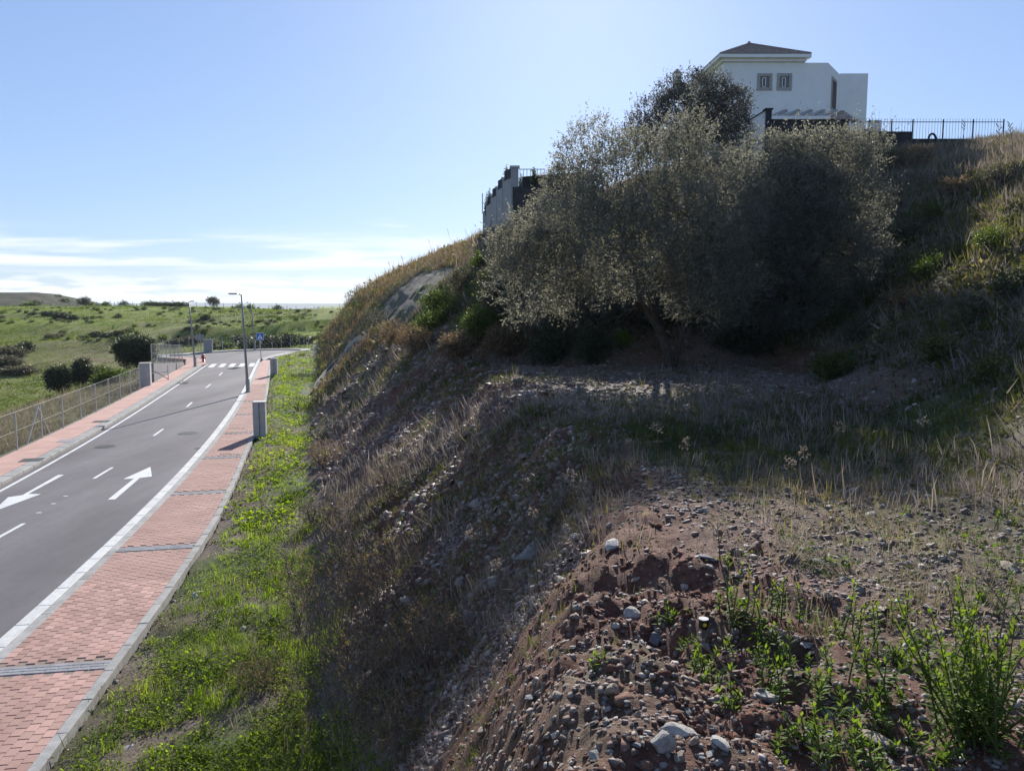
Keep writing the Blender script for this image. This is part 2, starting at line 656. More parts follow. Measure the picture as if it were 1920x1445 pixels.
def field_mat():
    m, nt, b, out = new_mat("field_grass_soil")
    n1 = tex(nt, 0.03, 6, 0.6)
    n2 = tex(nt, 0.35, 8, 0.65, stretch=(1, 0.35, 1))
    n3 = tex(nt, 2.5, 6, 0.7)
    g = ramp(nt, n2, [(0.28, (0.080, 0.115, 0.015)), (0.5, (0.160, 0.215, 0.022)), (0.72, (0.25, 0.275, 0.045))])
    dry = ramp(nt, n2, [(0.3, (0.12, 0.115, 0.045)), (0.7, (0.25, 0.22, 0.11))])
    soil = ramp(nt, n2, [(0.3, (0.16, 0.10, 0.065)), (0.7, (0.30, 0.21, 0.15))])
    f1 = ramp(nt, n1, [(0.44, (0, 0, 0)), (0.62, (1, 1, 1))])
    col = mixc(nt, f1, g, mixc(nt, 0.55, g, dry))
    dm = nt.nodes.new('ShaderNodeMath')
    dm.operation = 'MULTIPLY_ADD'
    nt.links.new(n2, dm.inputs[0])
    dm.inputs[1].default_value = 0.8
    nt.links.new(attr(nt, 'dry'), dm.inputs[2])
    col = mixc(nt, ramp(nt, dm.outputs[0], [(0.62, (0, 0, 0)), (0.95, (1, 1, 1))]), col, dry)
    col = mixc(nt, attr(nt, 'red'), col, soil)
    col = mixc(nt, 0.5, col, ramp(nt, n3, [(0.3, (0.55, 0.55, 0.55)), (0.7, (1.3, 1.3, 1.3))]), 'MULTIPLY')
    nt.links.new(col, b.inputs['Base Color'])
    b.inputs['Roughness'].default_value = 0.95
    b.inputs['Specular IOR Level'].default_value = 0.1
    bump(nt, b, n3, 1.0, 0.25)
    return m


def asphalt_mat():
    m, nt, b, out = new_mat("asphalt")
    n1 = tex(nt, 0.5, 5, 0.6, stretch=(1, 0.3, 1))
    n2 = tex(nt, 42, 6, 0.8)
    n0 = tex(nt, 0.16, 4, 0.6, stretch=(2.2, 0.45, 1))
    n3 = tex(nt, 3.0, 8, 0.7)
    col = ramp(nt, n1, [(0.3, (0.118, 0.108, 0.113)), (0.7, (0.168, 0.157, 0.163))])
    col = mixc(nt, 0.8, col, ramp(nt, n0, [(0.35, (0.68, 0.67, 0.69)), (0.65, (1.2, 1.19, 1.18))]), 'MULTIPLY')
    col = mixc(nt, 0.7, col, ramp(nt, n3, [(0.28, (0.72, 0.72, 0.72)), (0.45, (1.0, 1.0, 1.0)), (0.8, (1.1, 1.1, 1.1))]), 'MULTIPLY')
    col = mixc(nt, 0.6, col, ramp(nt, n2, [(0.25, (0.6, 0.6, 0.6)), (0.75, (1.35, 1.35, 1.35))]), 'MULTIPLY')
    nt.links.new(col, b.inputs['Base Color'])
    b.inputs['Roughness'].default_value = 0.82
    b.inputs['Specular IOR Level'].default_value = 0.3
    bump(nt, b, n2, 0.35, 0.008)
    return m


M = {}
M['ground'] = ground_mat()
M['field'] = field_mat()
M['asphalt'] = asphalt_mat()
def paint_mat():
    m, nt, b, out = new_mat("road_paint")
    f = tex(nt, 38, 8, 0.75)
    g = tex(nt, 1.7, 4, 0.6)
    mx = mixc(nt, 0.45, f, g)
    col = ramp(nt, mx, [(0.36, (0.24, 0.23, 0.23)), (0.43, (0.58, 0.575, 0.57)), (0.7, (0.74, 0.74, 0.735))])
    nt.links.new(col, b.inputs['Base Color'])
    b.inputs['Roughness'].default_value = 0.75
    return m


M['paint'] = paint_mat()
M['kerb'] = simple("pale_kerb_concrete", (0.50, 0.49, 0.47), (0.66, 0.65, 0.63), 7, 0.85, 0.3, rand=0.07)
M['edging'] = simple("grey_concrete", (0.27, 0.26, 0.245), (0.40, 0.39, 0.37), 4, 0.9, 0.25, rand=0.10)
M['brick'] = simple("red_paving_brick", (0.37, 0.222, 0.184), (0.48, 0.302, 0.252), 0.9, 0.88, 0.25, rand=0.2, bmp=0.3, fine=150, detail=9)
M['band'] = simple("grey_paving_slab", (0.23, 0.23, 0.24), (0.32, 0.32, 0.33), 6, 0.85, 0.3, rand=0.1)
M['joint'] = simple("sand_joint", (0.22, 0.16, 0.13), (0.36, 0.28, 0.235), 20, 0.95, 0.1)
M['concrete'] = simple("rendered_concrete", (0.40, 0.375, 0.36), (0.52, 0.49, 0.47), 2.5, 0.9, 0.25)
M['cap'] = simple("pale_cap_concrete", (0.58, 0.56, 0.53), (0.70, 0.68, 0.65), 4, 0.9, 0.25)
M['darkbed'] = simple("stained_concrete", (0.11, 0.10, 0.095), (0.19, 0.175, 0.165), 2, 0.9, 0.2)
M['wire'] = simple("dull_wire", (0.20, 0.20, 0.21), (0.28, 0.28, 0.29), 9, 0.6, 0.3, 0.3, bmp=0.0)
M['greywall'] = simple("grey_block_wall", (0.17, 0.17, 0.185), (0.23, 0.23, 0.245), 1.5, 0.9, 0.2)
M['galv'] = simple("galvanised_steel", (0.42, 0.43, 0.44), (0.55, 0.56, 0.57), 14, 0.5, 0.5, 0.4, bmp=0.0)
M['lampgrey'] = simple("grey_lamp_paint", (0.25, 0.25, 0.26), (0.33, 0.33, 0.34), 5, 0.45, 0.5, 0.2, bmp=0.0)
M['darkmetal'] = simple("dark_iron", (0.018, 0.019, 0.022), (0.032, 0.033, 0.038), 10, 0.5, 0.5, 0.2, bmp=0.0)
M['villa'] = simple("white_render", (0.80, 0.79, 0.78), (0.86, 0.85, 0.84), 1.2, 0.9, 0.2, bmp=0.1)
M['trim'] = simple("beige_stone_trim", (0.33, 0.31, 0.30), (0.42, 0.40, 0.385), 5, 0.85, 0.25)
M['tile'] = simple("clay_roof_tile", (0.22, 0.145, 0.115), (0.46, 0.37, 0.31), 3.5, 0.8, 0.3, bmp=0.2)
M['darkwall'] = simple("dark_slate_wall", (0.035, 0.035, 0.04), (0.06, 0.06, 0.068), 3, 0.9, 0.2)
M['terrace'] = simple("grey_render_wall", (0.29, 0.29, 0.31), (0.38, 0.38, 0.40), 1.5, 0.9, 0.2)
M['glass'] = simple("window_glass", (0.03, 0.035, 0.045), (0.05, 0.055, 0.065), 2, 0.08, 0.6, bmp=0.0)
M['whiteframe'] = simple("white_window_frame", (0.72, 0.72, 0.72), (0.8, 0.8, 0.8), 4, 0.5, 0.5, bmp=0.0)
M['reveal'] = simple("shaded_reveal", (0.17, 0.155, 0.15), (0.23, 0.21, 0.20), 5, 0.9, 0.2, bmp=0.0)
M['shutter'] = simple("brown_shutter", (0.06, 0.04, 0.035), (0.10, 0.07, 0.06), 6, 0.7, 0.3, bmp=0.0)
M['blue'] = simple("blue_sign_face", (0.005, 0.12, 0.50), (0.008, 0.15, 0.58), 3, 0.5, 0.4, bmp=0.0)
M['white'] = simple("white_sign_face", (0.75, 0.75, 0.75), (0.82, 0.82, 0.82), 3, 0.5, 0.4, bmp=0.0)
M['black'] = simple("black_paint", (0.012, 0.012, 0.012), (0.02, 0.02, 0.02), 3, 0.5, 0.4, bmp=0.0)
M['yellow'] = simple("yellow_print", (0.75, 0.55, 0.02), (0.82, 0.62, 0.03), 3, 0.5, 0.4, bmp=0.0)
M['red'] = simple("red_hydrant_paint", (0.42, 0.015, 0.015), (0.55, 0.025, 0.02), 6, 0.4, 0.5, bmp=0.0)
M['iron'] = simple("cast_iron", (0.05, 0.048, 0.045), (0.085, 0.08, 0.075), 12, 0.6, 0.4, 0.3)
M['bark'] = simple("olive_bark", (0.055, 0.045, 0.038), (0.15, 0.125, 0.105), 9, 0.95, 0.15, bmp=0.8, bdist=0.03, stretch=(3, 3, 0.6))
M['twig'] = simple("dry_twig", (0.10, 0.075, 0.058), (0.22, 0.175, 0.14), 10, 0.9, 0.15, bmp=0.0)
M['chute'] = simple("grey_gravel_sheet", (0.085, 0.072, 0.064), (0.165, 0.145, 0.13), 5, 0.95, 0.2, bmp=0.8, bdist=0.05, fine=22)
M['stone'] = by_rnd("shale_stone", [(0.0, (0.13, 0.062, 0.045)), (0.35, (0.16, 0.112, 0.092)), (0.75, (0.21, 0.172, 0.152)), (0.95, (0.30, 0.26, 0.23)), (1.0, (0.42, 0.375, 0.33))], 0.78, 0.22, nscale=14, bmp=0.5)
M['shale'] = by_rnd("glinting_shale", [(0.0, (0.13, 0.062, 0.045)), (0.35, (0.175, 0.108, 0.083)), (0.75, (0.22, 0.162, 0.135)), (0.95, (0.29, 0.232, 0.195)), (1.0, (0.40, 0.34, 0.29))], 0.6, 0.38, nscale=14, bmp=0.5)
M['olive'] = by_rnd("olive_leaf", [(0.0, (0.105, 0.11, 0.092)), (0.5, (0.158, 0.16, 0.142)), (0.85, (0.205, 0.205, 0.185)), (1.0, (0.25, 0.25, 0.225))], 0.62, 0.35, 0.5, (1.4, 1.33, 1.08))
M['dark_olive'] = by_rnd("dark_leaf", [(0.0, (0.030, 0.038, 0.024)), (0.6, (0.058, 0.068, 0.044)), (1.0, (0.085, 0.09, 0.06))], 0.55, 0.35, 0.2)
M['greydark'] = by_rnd("grey_evergreen_leaf", [(0.0, (0.060, 0.060, 0.056)), (0.6, (0.095, 0.095, 0.088)), (1.0, (0.14, 0.14, 0.125))], 0.6, 0.35, 0.35, (1.15, 1.1, 1.0))
M['shrub'] = by_rnd("shrub_leaf", [(0.0, (0.030, 0.048, 0.016)), (0.5, (0.058, 0.085, 0.024)), (1.0, (0.13, 0.155, 0.055))], 0.55, 0.4, 0.42)
M['greyshrub'] = by_rnd("grey_shrub_leaf", [(0.0, (0.050, 0.052, 0.036)), (0.5, (0.095, 0.095, 0.065)), (1.0, (0.19, 0.18, 0.14))], 0.6, 0.3, 0.35, (1.3, 1.25, 0.9))
M['brown'] = by_rnd("dry_brush", [(0.0, (0.085, 0.062, 0.046)), (0.5, (0.155, 0.12, 0.088)), (1.0, (0.27, 0.225, 0.17))], 0.8, 0.2, 0.4, (1.5, 1.3, 0.9))
M['grass'] = by_rnd("fresh_grass", [(0.0, (0.075, 0.105, 0.016)), (0.5, (0.140, 0.185, 0.022)), (0.85, (0.205, 0.235, 0.036)), (1.0, (0.26, 0.25, 0.09))], 0.75, 0.2, 0.55, (1.85, 2.1, 0.6))
M['slopegrass'] = by_rnd("slope_grass", [(0.0, (0.042, 0.060, 0.024)), (0.4, (0.078, 0.094, 0.034)), (0.75, (0.130, 0.122, 0.066)), (1.0, (0.26, 0.225, 0.16))], 0.7, 0.22, 0.42, (1.7, 1.6, 0.75))
M['drygrass'] = by_rnd("dry_grass", [(0.0, (0.12, 0.102, 0.09)), (0.5, (0.205, 0.182, 0.165)), (1.0, (0.33, 0.30, 0.27))], 0.7, 0.25, 0.36, (1.25, 1.12, 0.98))
M['meadow'] = by_rnd("meadow_grass", [(0.0, (0.075, 0.108, 0.020)), (0.5, (0.140, 0.185, 0.030)), (1.0, (0.22, 0.235, 0.06))], 0.8, 0.15, 0.3, (1.5, 1.6, 0.6))
M['straw'] = by_rnd("roadside_straw", [(0.0, (0.14, 0.125, 0.075)), (0.5, (0.26, 0.225, 0.15)), (1.0, (0.40, 0.35, 0.25))], 0.7, 0.2, 0.3, (1.1, 1.05, 0.85))
M['clod'] = by_rnd("red_soil_clod", [(0.0, (0.085, 0.038, 0.026)), (0.6, (0.155, 0.075, 0.054)), (1.0, (0.25, 0.16, 0.125))], 0.95, 0.1, nscale=18, bmp=0.7)
M['weed'] = by_rnd("weed_leaf", [(0.0, (0.045, 0.085, 0.018)), (0.5, (0.090, 0.150, 0.026)), (1.0, (0.16, 0.205, 0.05))], 0.72, 0.2, 0.42, (1.7, 1.8, 0.5))


# ------------------------------------------------------------------ terrain meshes (one sheet, finer near the viewer, cut in two by material)
def build_terrain():
    az = np.concatenate([np.linspace(-180, -62, 40), np.linspace(-60, -38, 45)[0:], np.linspace(-37.7, 38.5, 500), np.linspace(39.5, 62, 45), np.linspace(65, 177, 38)])
    rr = np.concatenate([[0.02], np.geomspace(0.5, 2.0, 14), np.geomspace(2.05, 130, 360), np.geomspace(133, 700, 80), np.geomspace(760, 9000, 16)])
    A, Rr = np.meshgrid(np.radians(az), rr)
    X, Y = np.sin(A) * Rr, np.cos(A) * Rr
    Z = height(X, Y)
    n_r, n_a = X.shape
    idx = np.arange(n_r * n_a).reshape(n_r, n_a)
    nxt = np.roll(idx, -1, 1)
    F = np.stack([idx[:-1], nxt[:-1], nxt[1:], idx[1:]], -1).reshape(-1, 4)[:, ::-1]
    V = np.stack([X, Y, Z], -1).reshape(-1, 3)
    fx, fy = V[F][:, :, 0].mean(1), V[F][:, :, 1].mean(1)
    mid = 0.5 * (kerb_x(np.clip(fy, 0, 90)) + lout_x(np.clip(fy, 0, 90)))
    right = (fx > mid) & (fy < 150) & (np.hypot(fx, fy) < 200) & ((slope_s(fx, fy) > -0.6) | (fy < 97))
    for name, mk, mat in (("hillside", right, M['ground']), ("field", ~right, M['field'])):
        Fm = F[mk]
        used, inv = np.unique(Fm, return_inverse=True)
        Vm = V[used]
        me = mesh_np(name, Vm, inv.reshape(-1, 4), mat, smooth_=True)
        x, y = Vm[:, 0], Vm[:, 1]
        s = slope_s(x, y)
        c = np.interp(y, CY, CC)
        if name == "hillside":
            d = poly_dist(x, y, PLAT)
            steep = smooth(0.4, 1.4, s) * (1 - smooth(c - 0.2, c + 1.0, s))
            n = fbm(x, y, 2.5, 3, 61)
            verge = 1 - smooth(-0.2, 0.7, s)
            lip = np.exp(-(((x - 1.3) / 1.4) ** 2 + ((y - 4.5) / 2.8) ** 2))
            red = 0.32 + 0.5 * steep + 0.55 * lip + n * 0.5 - 0.3 * smooth(0, 5, d) + .25 * np.exp(-(((x - 9.5) / 2.0) ** 2 + ((y - 24) / 3) ** 2))
            green = (0.42 + 0.8 * n) * verge + 0.22 * (1 - verge) + n * 0.4 + 0.35 * smooth(1, 5, d) + 0.2 * smooth(-0.1, .3, n) * smooth(2, 8, d) - 0.3 * steep \
                + 0.35 * np.exp(-(((y - 11.5) / 3.5) ** 2)) * smooth(c, c + 1, s) - 0.25 * lip
            dry = 0.25 + 0.25 * smooth(2, 5, d) + 0.35 * smooth(8, 15, d) + 0.3 * smooth(9, 3, y) * smooth(1.5, 3.5, x) + fbm(x, y, 3.5, 3, 44) * 0.5
            at = dict(red=red, green=green, dry=dry)
        else:
            dl = -(x - lout_x(y))
            dry = smooth(40, -5, dl) * (1 - smooth(70, 110, y)) * 1.0 + 0.3 * np.exp(-(((x + 85) / 30) ** 2 + ((y - 150) / 60) ** 2)) + 0.15
            red = np.clip(1.4 * np.exp(-(((x + 46) / 9) ** 2 + ((y - 62) / 14) ** 2)) - 0.3, 0, 1) + 0.8 * np.exp(-(((x + 74) / 12) ** 2 + ((y - 140) / 10) ** 2)) * smooth(-.1, .25, fbm(x, y, 8, 3, 9))
            at = dict(red=np.clip(red, 0, 1), dry=dry)
        for k, val in at.items():
            a = me.attributes.new(k, 'FLOAT', 'POINT')
            a.data.foreach_set('value', np.asarray(val, np.float32))
        tag(obj(name, me), kind='structure')


build_terrain()

# sea and the far coast
mb = MB()
mb.add([(-30000, 700, -58), (30000, 700, -58), (30000, 30000, -58), (-30000, 30000, -58)], [(0, 1, 2, 3)])
tag(mb.build('sea', simple("sea_water", (0.02, 0.05, 0.08), (0.03, 0.065, 0.10), 0.004, 0.25, 0.5, bmp=0.0)), kind='structure')
xs = np.linspace(-9000, 9000, 160)
top = 22 + 20 * vnoise(xs / 1800, xs * 0, 4) + 7 * vnoise(xs / 400, xs * 0, 5) + 12 * smooth(-4000, -1500, xs)
V = np.concatenate([np.stack([xs, 0 * xs + 8000, 0 * xs - 60], -1), np.stack([xs, 0 * xs + 8700, top], -1), np.stack([xs, 0 * xs + 10500, 0 * xs - 60], -1)])
i = np.arange(159)
F = np.concatenate([np.stack([i, i + 1, i + 161, i + 160], -1), np.stack([i + 160, i + 161, i + 321, i + 320], -1)])
tag(obj('coastal_hills', mesh_np('coastal_hills', V, F, simple("far_hill_scrub", (0.06, 0.075, 0.05), (0.11, 0.12, 0.08), 0.003, 0.95, 0.1, bmp=0), smooth_=True)), kind='structure')
# scrubby hill rising at the far left
xs = np.linspace(-640, -190, 120)
ys = np.linspace(0, 1, 14)
X, T = np.meshgrid(xs, ys)
env = smooth(-232, -300, X) if False else (1 - smooth(-330, -228, X))
Y = 400 + 260 * T
Z = -12 + (26.5 * env + 3.0 * fbm(X, Y, 30, 4, 15) * env) * np.sin(np.clip(T, 0, 1) * math.pi * 0.9 + 0.15)
n_r, n_a = X.shape
idx = np.arange(X.size).reshape(n_r, n_a)
F = np.stack([idx[:-1, :-1], idx[:-1, 1:], idx[1:, 1:], idx[1:, :-1]], -1).reshape(-1, 4)
tag(obj('scrub_hill', mesh_np('scrub_hill', np.stack([X, Y, Z], -1), F, simple("scrub_hill_cover", (0.035, 0.042, 0.025), (0.11, 0.10, 0.065), 0.09, 0.95, 0.1, bmp=0.6, bdist=1.5), smooth_=True)), kind='structure')


# thin air that turns the far coast blue: one closed box round everything, sky outside it
def haze(density):
    m = bpy.data.materials.new("thin_haze")
    m.use_nodes = True
    nt = m.node_tree
    nt.nodes.clear()
    out = nt.nodes.new('ShaderNodeOutputMaterial')
    v = nt.nodes.new('ShaderNodeVolumePrincipled')
    v.inputs['Color'].default_value = (0.80, 0.88, 1.0, 1)
    v.inputs['Density'].default_value = density
    v.inputs['Anisotropy'].default_value = 0.2
    nt.links.new(v.outputs[0], out.inputs['Volume'])
    b = MB()
    b.box((0, 0, 0), (64000, 64000, 130))
    o = b.build('haze', m)
    o.location = (0, 0, 2.0)
    o.visible_shadow = True
    tag(o, kind='stuff')


haze(0.7e-4)


# ------------------------------------------------------------------ road and pavements
def strip(ys, wl, wr, zl, zr, mb, mi=0):
    """sheet between two offset lines of the road"""
    xl, yl = along(ys, wl(ys) if callable(wl) else wl)
    xr, yr = along(ys, wr(ys) if callable(wr) else wr)
    n = len(ys)
    v = [(xl[i], yl[i], zl) for i in range(n)] + [(xr[i], yr[i], zr) for i in range(n)]
    mb.add(v, [(i, n + i, n + i + 1, i + 1) for i in range(n - 1)], mi)


Y1 = np.concatenate([np.arange(4, 88.1, 0.7)])
mb = MB()
strip(Y1, lambda y: w_line(y) - 0.32, 0.0, 0.0, 0.0, mb)
road = mb.build('road', M['asphalt'])
tag(road, kind='structure')
mb = MB()
mb.add([(p[0], p[1], -0.004) for p in LOOP], [tuple(range(len(LOOP)))[::-1]])
obj('asphalt_patch', mb.mesh('asphalt_patch', M['asphalt']), road)


def mark_poly(name, pts, parent=road, mat=None, z=0.005):
    b = MB()
    b.add([(p[0], p[1], z) for p in pts], [tuple(range(len(pts)))])
    o = b.build(name, mat or M['paint'], parent)
    return o


def line_between(name, pa, pb, w):
    a, b = np.array(flat(*pa)), np.array(flat(*pb))
    d = (b - a) / np.linalg.norm(b - a)
    n = np.array((d[1], -d[0])) * w / 2
    return mark_poly(name, [a - n, a + n, b + n, b - n])


for pa, pb in (((-22, 1018), (45, 981)), ((176, 897), (211, 876)), ((288, 817), (306, 804)), ((350, 763), (360, 754)), ((386, 727), (395, 720)), ((411, 704), (417, 698))):
    line_between('centre_dash', pa, pb, 0.12)
for u, v in ((73, 961), (100, 944), (123, 930)):
    a = np.array(flat(u, v))
    mark_poly('paint_fleck', [a + (-.07, -.05), a + (.08, -.03), a + (.07, .05), a + (-.06, .04)])
mb = MB()
strip(np.arange(6, 84, 0.7), lambda y: w_line(y) - 0.06, lambda y: w_line(y) + 0.07, 0.005, 0.005, mb)
mb.build('edge_line', M['paint'], road)
# arrows: tail start, head tip in the photograph
arrow = [(203, 935), (212, 935), (252, 897), (285, 894), (281, 876), (232, 898), (246, 897)]
for nm, pts in (('direction_arrow', [(202, 936.5), (216, 936), (262, 896), (285, 893), (282, 875), (231, 898), (251, 897)]),
                ('direction_arrow', [(109, 890), (120, 890), (53, 926), (77, 926), (-2, 955), (-2, 948), (15, 932), (42, 928)])):
    mark_poly(nm, [flat(*p) for p in pts])
# zebra crossing
yc0, yc1 = 79.5, 84.0
for k in range(5):
    wl = -4.55 + k * 0.98
    p = [along(y, w) for y, w in ((yc0, wl), (yc0, wl + 0.52), (yc1, wl + 0.52), (yc1, wl))]
    mark_poly('zebra_stripe', [(float(a), float(b)) for a, b in p])

# manhole covers and darker patches set in the road
for (u, v, w, lab) in ((352, 812, 0.5, 'round'), (197, 837, 0.45, 'round'), (378, 840, 0.3, 'round')):
    x, y = flat(u, v)
    b = MB()
    n = 20
    b.add([(x + w * math.cos(2 * math.pi * k / n), y + w * math.sin(2 * math.pi * k / n), 0.006) for k in range(n)], [tuple(range(n))])
    for k in range(-2, 3):
        b.box((x + k * w * 0.3, y, 0.010), (0.05, w * 1.5 * math.sqrt(1 - (k * 0.3) ** 2), 0.008))
    b.build('manhole_cover', M['iron'], road)

# right-hand pavement: base sheet, kerb stones, edging stones and bricks as pieces
KZ, SZ = 0.125, 0.13
pave = MB()
Y2 = np.arange(6, 87.1, 0.7)
strip(Y2, 0.26, lambda y: w_edge(y) - 0.03, SZ - 0.014, SZ - 0.014, pave)
pavement = pave.build('pavement', M['joint'])
tag(pavement, kind='structure')
yy = np.linspace(6, 90, 4000)
dxs = kerb_dx(yy)
arc = np.concatenate([[0], np.cumsum(np.sqrt(1 + dxs[1:] ** 2) * np.diff(yy))])
def y_of(a): return np.interp(a, arc, yy)
def a_of(y): return np.interp(y, yy, arc)


def block_verts(a0, a1, w0, w1, z0, z1, bev=0.006):
    """block following the pavement between arc lengths and offsets"""
    v = []
    for z, e in ((z0, 0), (z1 - bev, 0), (z1, bev)):
        for a, w in ((a0 + e, w0 + e), (a0 + e, w1 - e), (a1 - e, w1 - e), (a1 - e, w0 + e)):
            x, y = along(y_of(a), w)
            v.append((float(x), float(y), z))
    f = []
    for l in (0, 1):
        for i in range(4):
            j = (i + 1) % 4
            f.append((l * 4 + i, l * 4 + j, l * 4 + 4 + j, l * 4 + 4 + i))
    f.append((8, 9, 10, 11))
    return v, f


def piece(name, v, f, mat, parent):
    b = MB()
    b.add(v, f)
    return b.build(name, mat, parent)


a = a_of(6.5)
while a < arc[-1] - 4:                                     # kerb stones, pale
    L_ = 1.0 if y_of(a) < 45 else 3.0
    piece('kerb_stone', *block_verts(a, a + L_ - 0.012, 0.0, W_KERB, -0.2, KZ, 0.012), M['kerb'], pavement)
    a += L_
a = a_of(7.0)
while a < arc[-1] - 4:                                     # grey strip behind the kerb
    L_ = 2.0 if y_of(a) < 45 else 5.0
    piece('border_slab', *block_verts(a, a + L_ - 0.01, W_KERB + 0.006, W_GREY, -0.1, KZ + 0.001, 0.006), M['edging'], pavement)
    a += L_
a = a_of(7.3)
while a < arc[-1] - 4:                                     # edging stones beside the grass
    L_ = 0.98 if y_of(a) < 45 else 3.0
    wb = float(w_brick(y_of(a)))
    dz = random.uniform(-0.006, 0.006)
    piece('edging_stone', *block_verts(a, a + L_ - 0.014, wb + 0.004, wb + 0.17, -0.2, KZ + 0.012 + dz, 0.01), M['edging'], pavement)
    a += L_
BANDS = [a_of(v_) for v_ in (12.25, 18.8, 24.6, 30.6, 36.6, 43, 49)]
bricks = []
NCOL = 12
for j in range(NCOL):
    a = a_of(6.5) + (0.105 if j % 2 else 0)
    while a < a_of(60):
        y = float(y_of(a))
        if any(-0.22 < a - b_ < 0.30 for b_ in BANDS):
            # trim to the band's edge
            a += 0.21
            continue
        wb = float(w_brick(y))
        cw = (wb - W_GREY) / NCOL
        bricks.append((a, j, cw))
        a += 0.21
def brick_geo(a, j, cw, dz):
    w0 = W_GREY + j * cw
    return block_verts(a, a + 0.199, w0 + 0.005, w0 + cw - 0.003, SZ - 0.06, SZ + dz, 0.006)
vis = sorted([b for b in bricks if y_of(b[0]) > 9.7], key=lambda t: t[0])
near_b = [b for b in vis if (along(y_of(b[0]), W_GREY + b[1] * b[2])[0] / along(y_of(b[0]), W_GREY + b[1] * b[2])[1]) > -0.69][:285]
near_set = set(near_b)
mb = MB()
for bk in bricks:
    dz = random.uniform(-0.003, 0.003)
    v, f = brick_geo(*bk, dz)
    if bk in near_set:
        piece('brick', v, f, M['brick'], pavement)
    else:
        mb.add(v, f)
far_bricks = mb.build('brick_paving', M['brick'], pavement)
far_bricks['kind'] = 'stuff'
for b_ in BANDS:                                            # cross bands of grey slabs
    y = float(y_of(b_))
    wb = float(w_brick(y))
    for r_ in range(3):
        w = W_GREY + (0.0 if r_ % 2 else -0.17)
        while w < wb - 0.02:
            w0, w1 = max(w, W_GREY) + 0.004, min(w + 0.36, wb) - 0.004
            if w1 - w0 > 0.03:
                piece('band_slab', *block_verts(b_ - 0.02 + r_ * 0.105, b_ - 0.02 + r_ * 0.105 + 0.095, w0, w1, SZ - 0.06, SZ + 0.001, 0.006), M['band'], pavement)
            w += 0.36
    # slim red fillers beside the band
    mbf = MB()
    for j in range(NCOL):
        cw = (wb - W_GREY) / NCOL
        for lo, hi in ((b_ - 0.125, b_ - 0.03), (b_ + 0.30, b_ + 0.40)):
            pass
# far part of the pavement: plain brick-coloured sheet beyond the built bricks
mb = MB()
strip(np.arange(59.7, 87.1, 0.7), W_GREY, w_brick, SZ - 0.004, SZ - 0.004, mb)
mb.build('far_paving', M['brick'], pavement)
# slotted covers in the pavement
for (u, v, w, l) in ((432, 851, 0.9, 0.28), (438, 812, 0.8, 0.3), (444, 803, 0.8, 0.3), (451, 752, 0.6, 0.3)):
    x, y = flat(u, v, SZ)
    b = MB()
    for k in range(8):
        b.box((x - w / 2 + w * (k + .5) / 8, y, SZ + 0.004), (w / 16, l, 0.008), rz=0.25)
    b.build('drain_grate', M['iron'], pavement)

# left-hand pavement
mb = MB()
YL = np.arange(20, 82.1, 0.7)
strip(YL, w_lout, w_lbrick, SZ, SZ, mb)
left_pave = mb.build('pavement', M['brick'])
tag(left_pave, kind='structure')
def lkerb(y): return w_line(y) - 0.30
mb = MB()
a = a_of(20)
while a < a_of(81):
    y = float(y_of(a))
    v, f = block_verts(a, a + 0.985, float(w_lbrick(y)), float(lkerb(y)), -0.2, SZ + 0.002, 0.02)
    piece('kerb_stone', v, f, M['edging'], left_pave)
    a += 1.0
for u, v in ((127, 826), (345, 715), (190, 790), (60, 862)):
    x, y = flat(u, v, SZ)
    b = MB()
    b.box((x, y, SZ + 0.003), (0.8, 0.7, 0.012), rz=0.25)
    b.build('access_cover', M['iron'] if u != 127 else M['band'], left_pave)
# low retaining edge under the fence side, and the loop's outer kerb
mb = MB()
strip(YL, lambda y: w_lout(y) - 0.10, lambda y: w_lout(y) - 0.002, SZ - 0.02, SZ - 0.02, mb)
strip(YL, lambda y: w_lout(y) - 0.12, lambda y: w_lout(y) - 0.10, -1.2, SZ - 0.02, mb)
mb.build('edge_beam', M['edging'], left_pave)
# closing faces at the far ends and the walk round the loop
mb = MB()
n = len(LOOP)
sel = list(range(4, 14))
for a_, b_ in zip(sel[:-1], sel[1:]):
    p, q = LOOP[a_], LOOP[b_]
    po, qo = LOOP_OUT[a_], LOOP_OUT[b_]
    mb.add([(*p, -0.1), (*q, -0.1), (*q, .13), (*p, .13), (*po, .13), (*qo, .13), (*po, -.6), (*qo, -.6)], [(0, 1, 2, 3), (3, 2, 5, 4), (4, 5, 7, 6)])
for ch in ([0, 1, 2, 3, 4], [13, 14, 15, 16]):
    for a_, b_ in zip(ch[:-1], ch[1:]):
        p, q = LOOP[a_], LOOP[b_]
        po = p + (p - LOOP_C) / np.linalg.norm(p - LOOP_C) * 1.6
        qo = q + (q - LOOP_C) / np.linalg.norm(q - LOOP_C) * 1.6
        mb.add([(*p, -0.1), (*q, -0.1), (*q, .126), (*p, .126), (*po, .126), (*qo, .126)], [(0, 1, 2, 3), (3, 2, 5, 4)])
tag(mb.build('footpath', M['edging']), kind='structure')
mb = MB()
pa = [along(81.3, float(w_lout(81.3))), along(81.3, float(lkerb(81.3)))]
pc = [(float(p[0]), float(p[1])) for p in pa] + [tuple(LOOP[k]) for k in (0, 1, 2, 3)] + [tuple(LOOP[k] + (LOOP[k] - LOOP_C) / np.linalg.norm(LOOP[k] - LOOP_C) * 1.7) for k in (3, 2)]
mb.prism([(p[0], p[1]) for p in pc], -0.5, SZ + 0.004)
mb.build('corner_paving', M['brick'], left_pave)


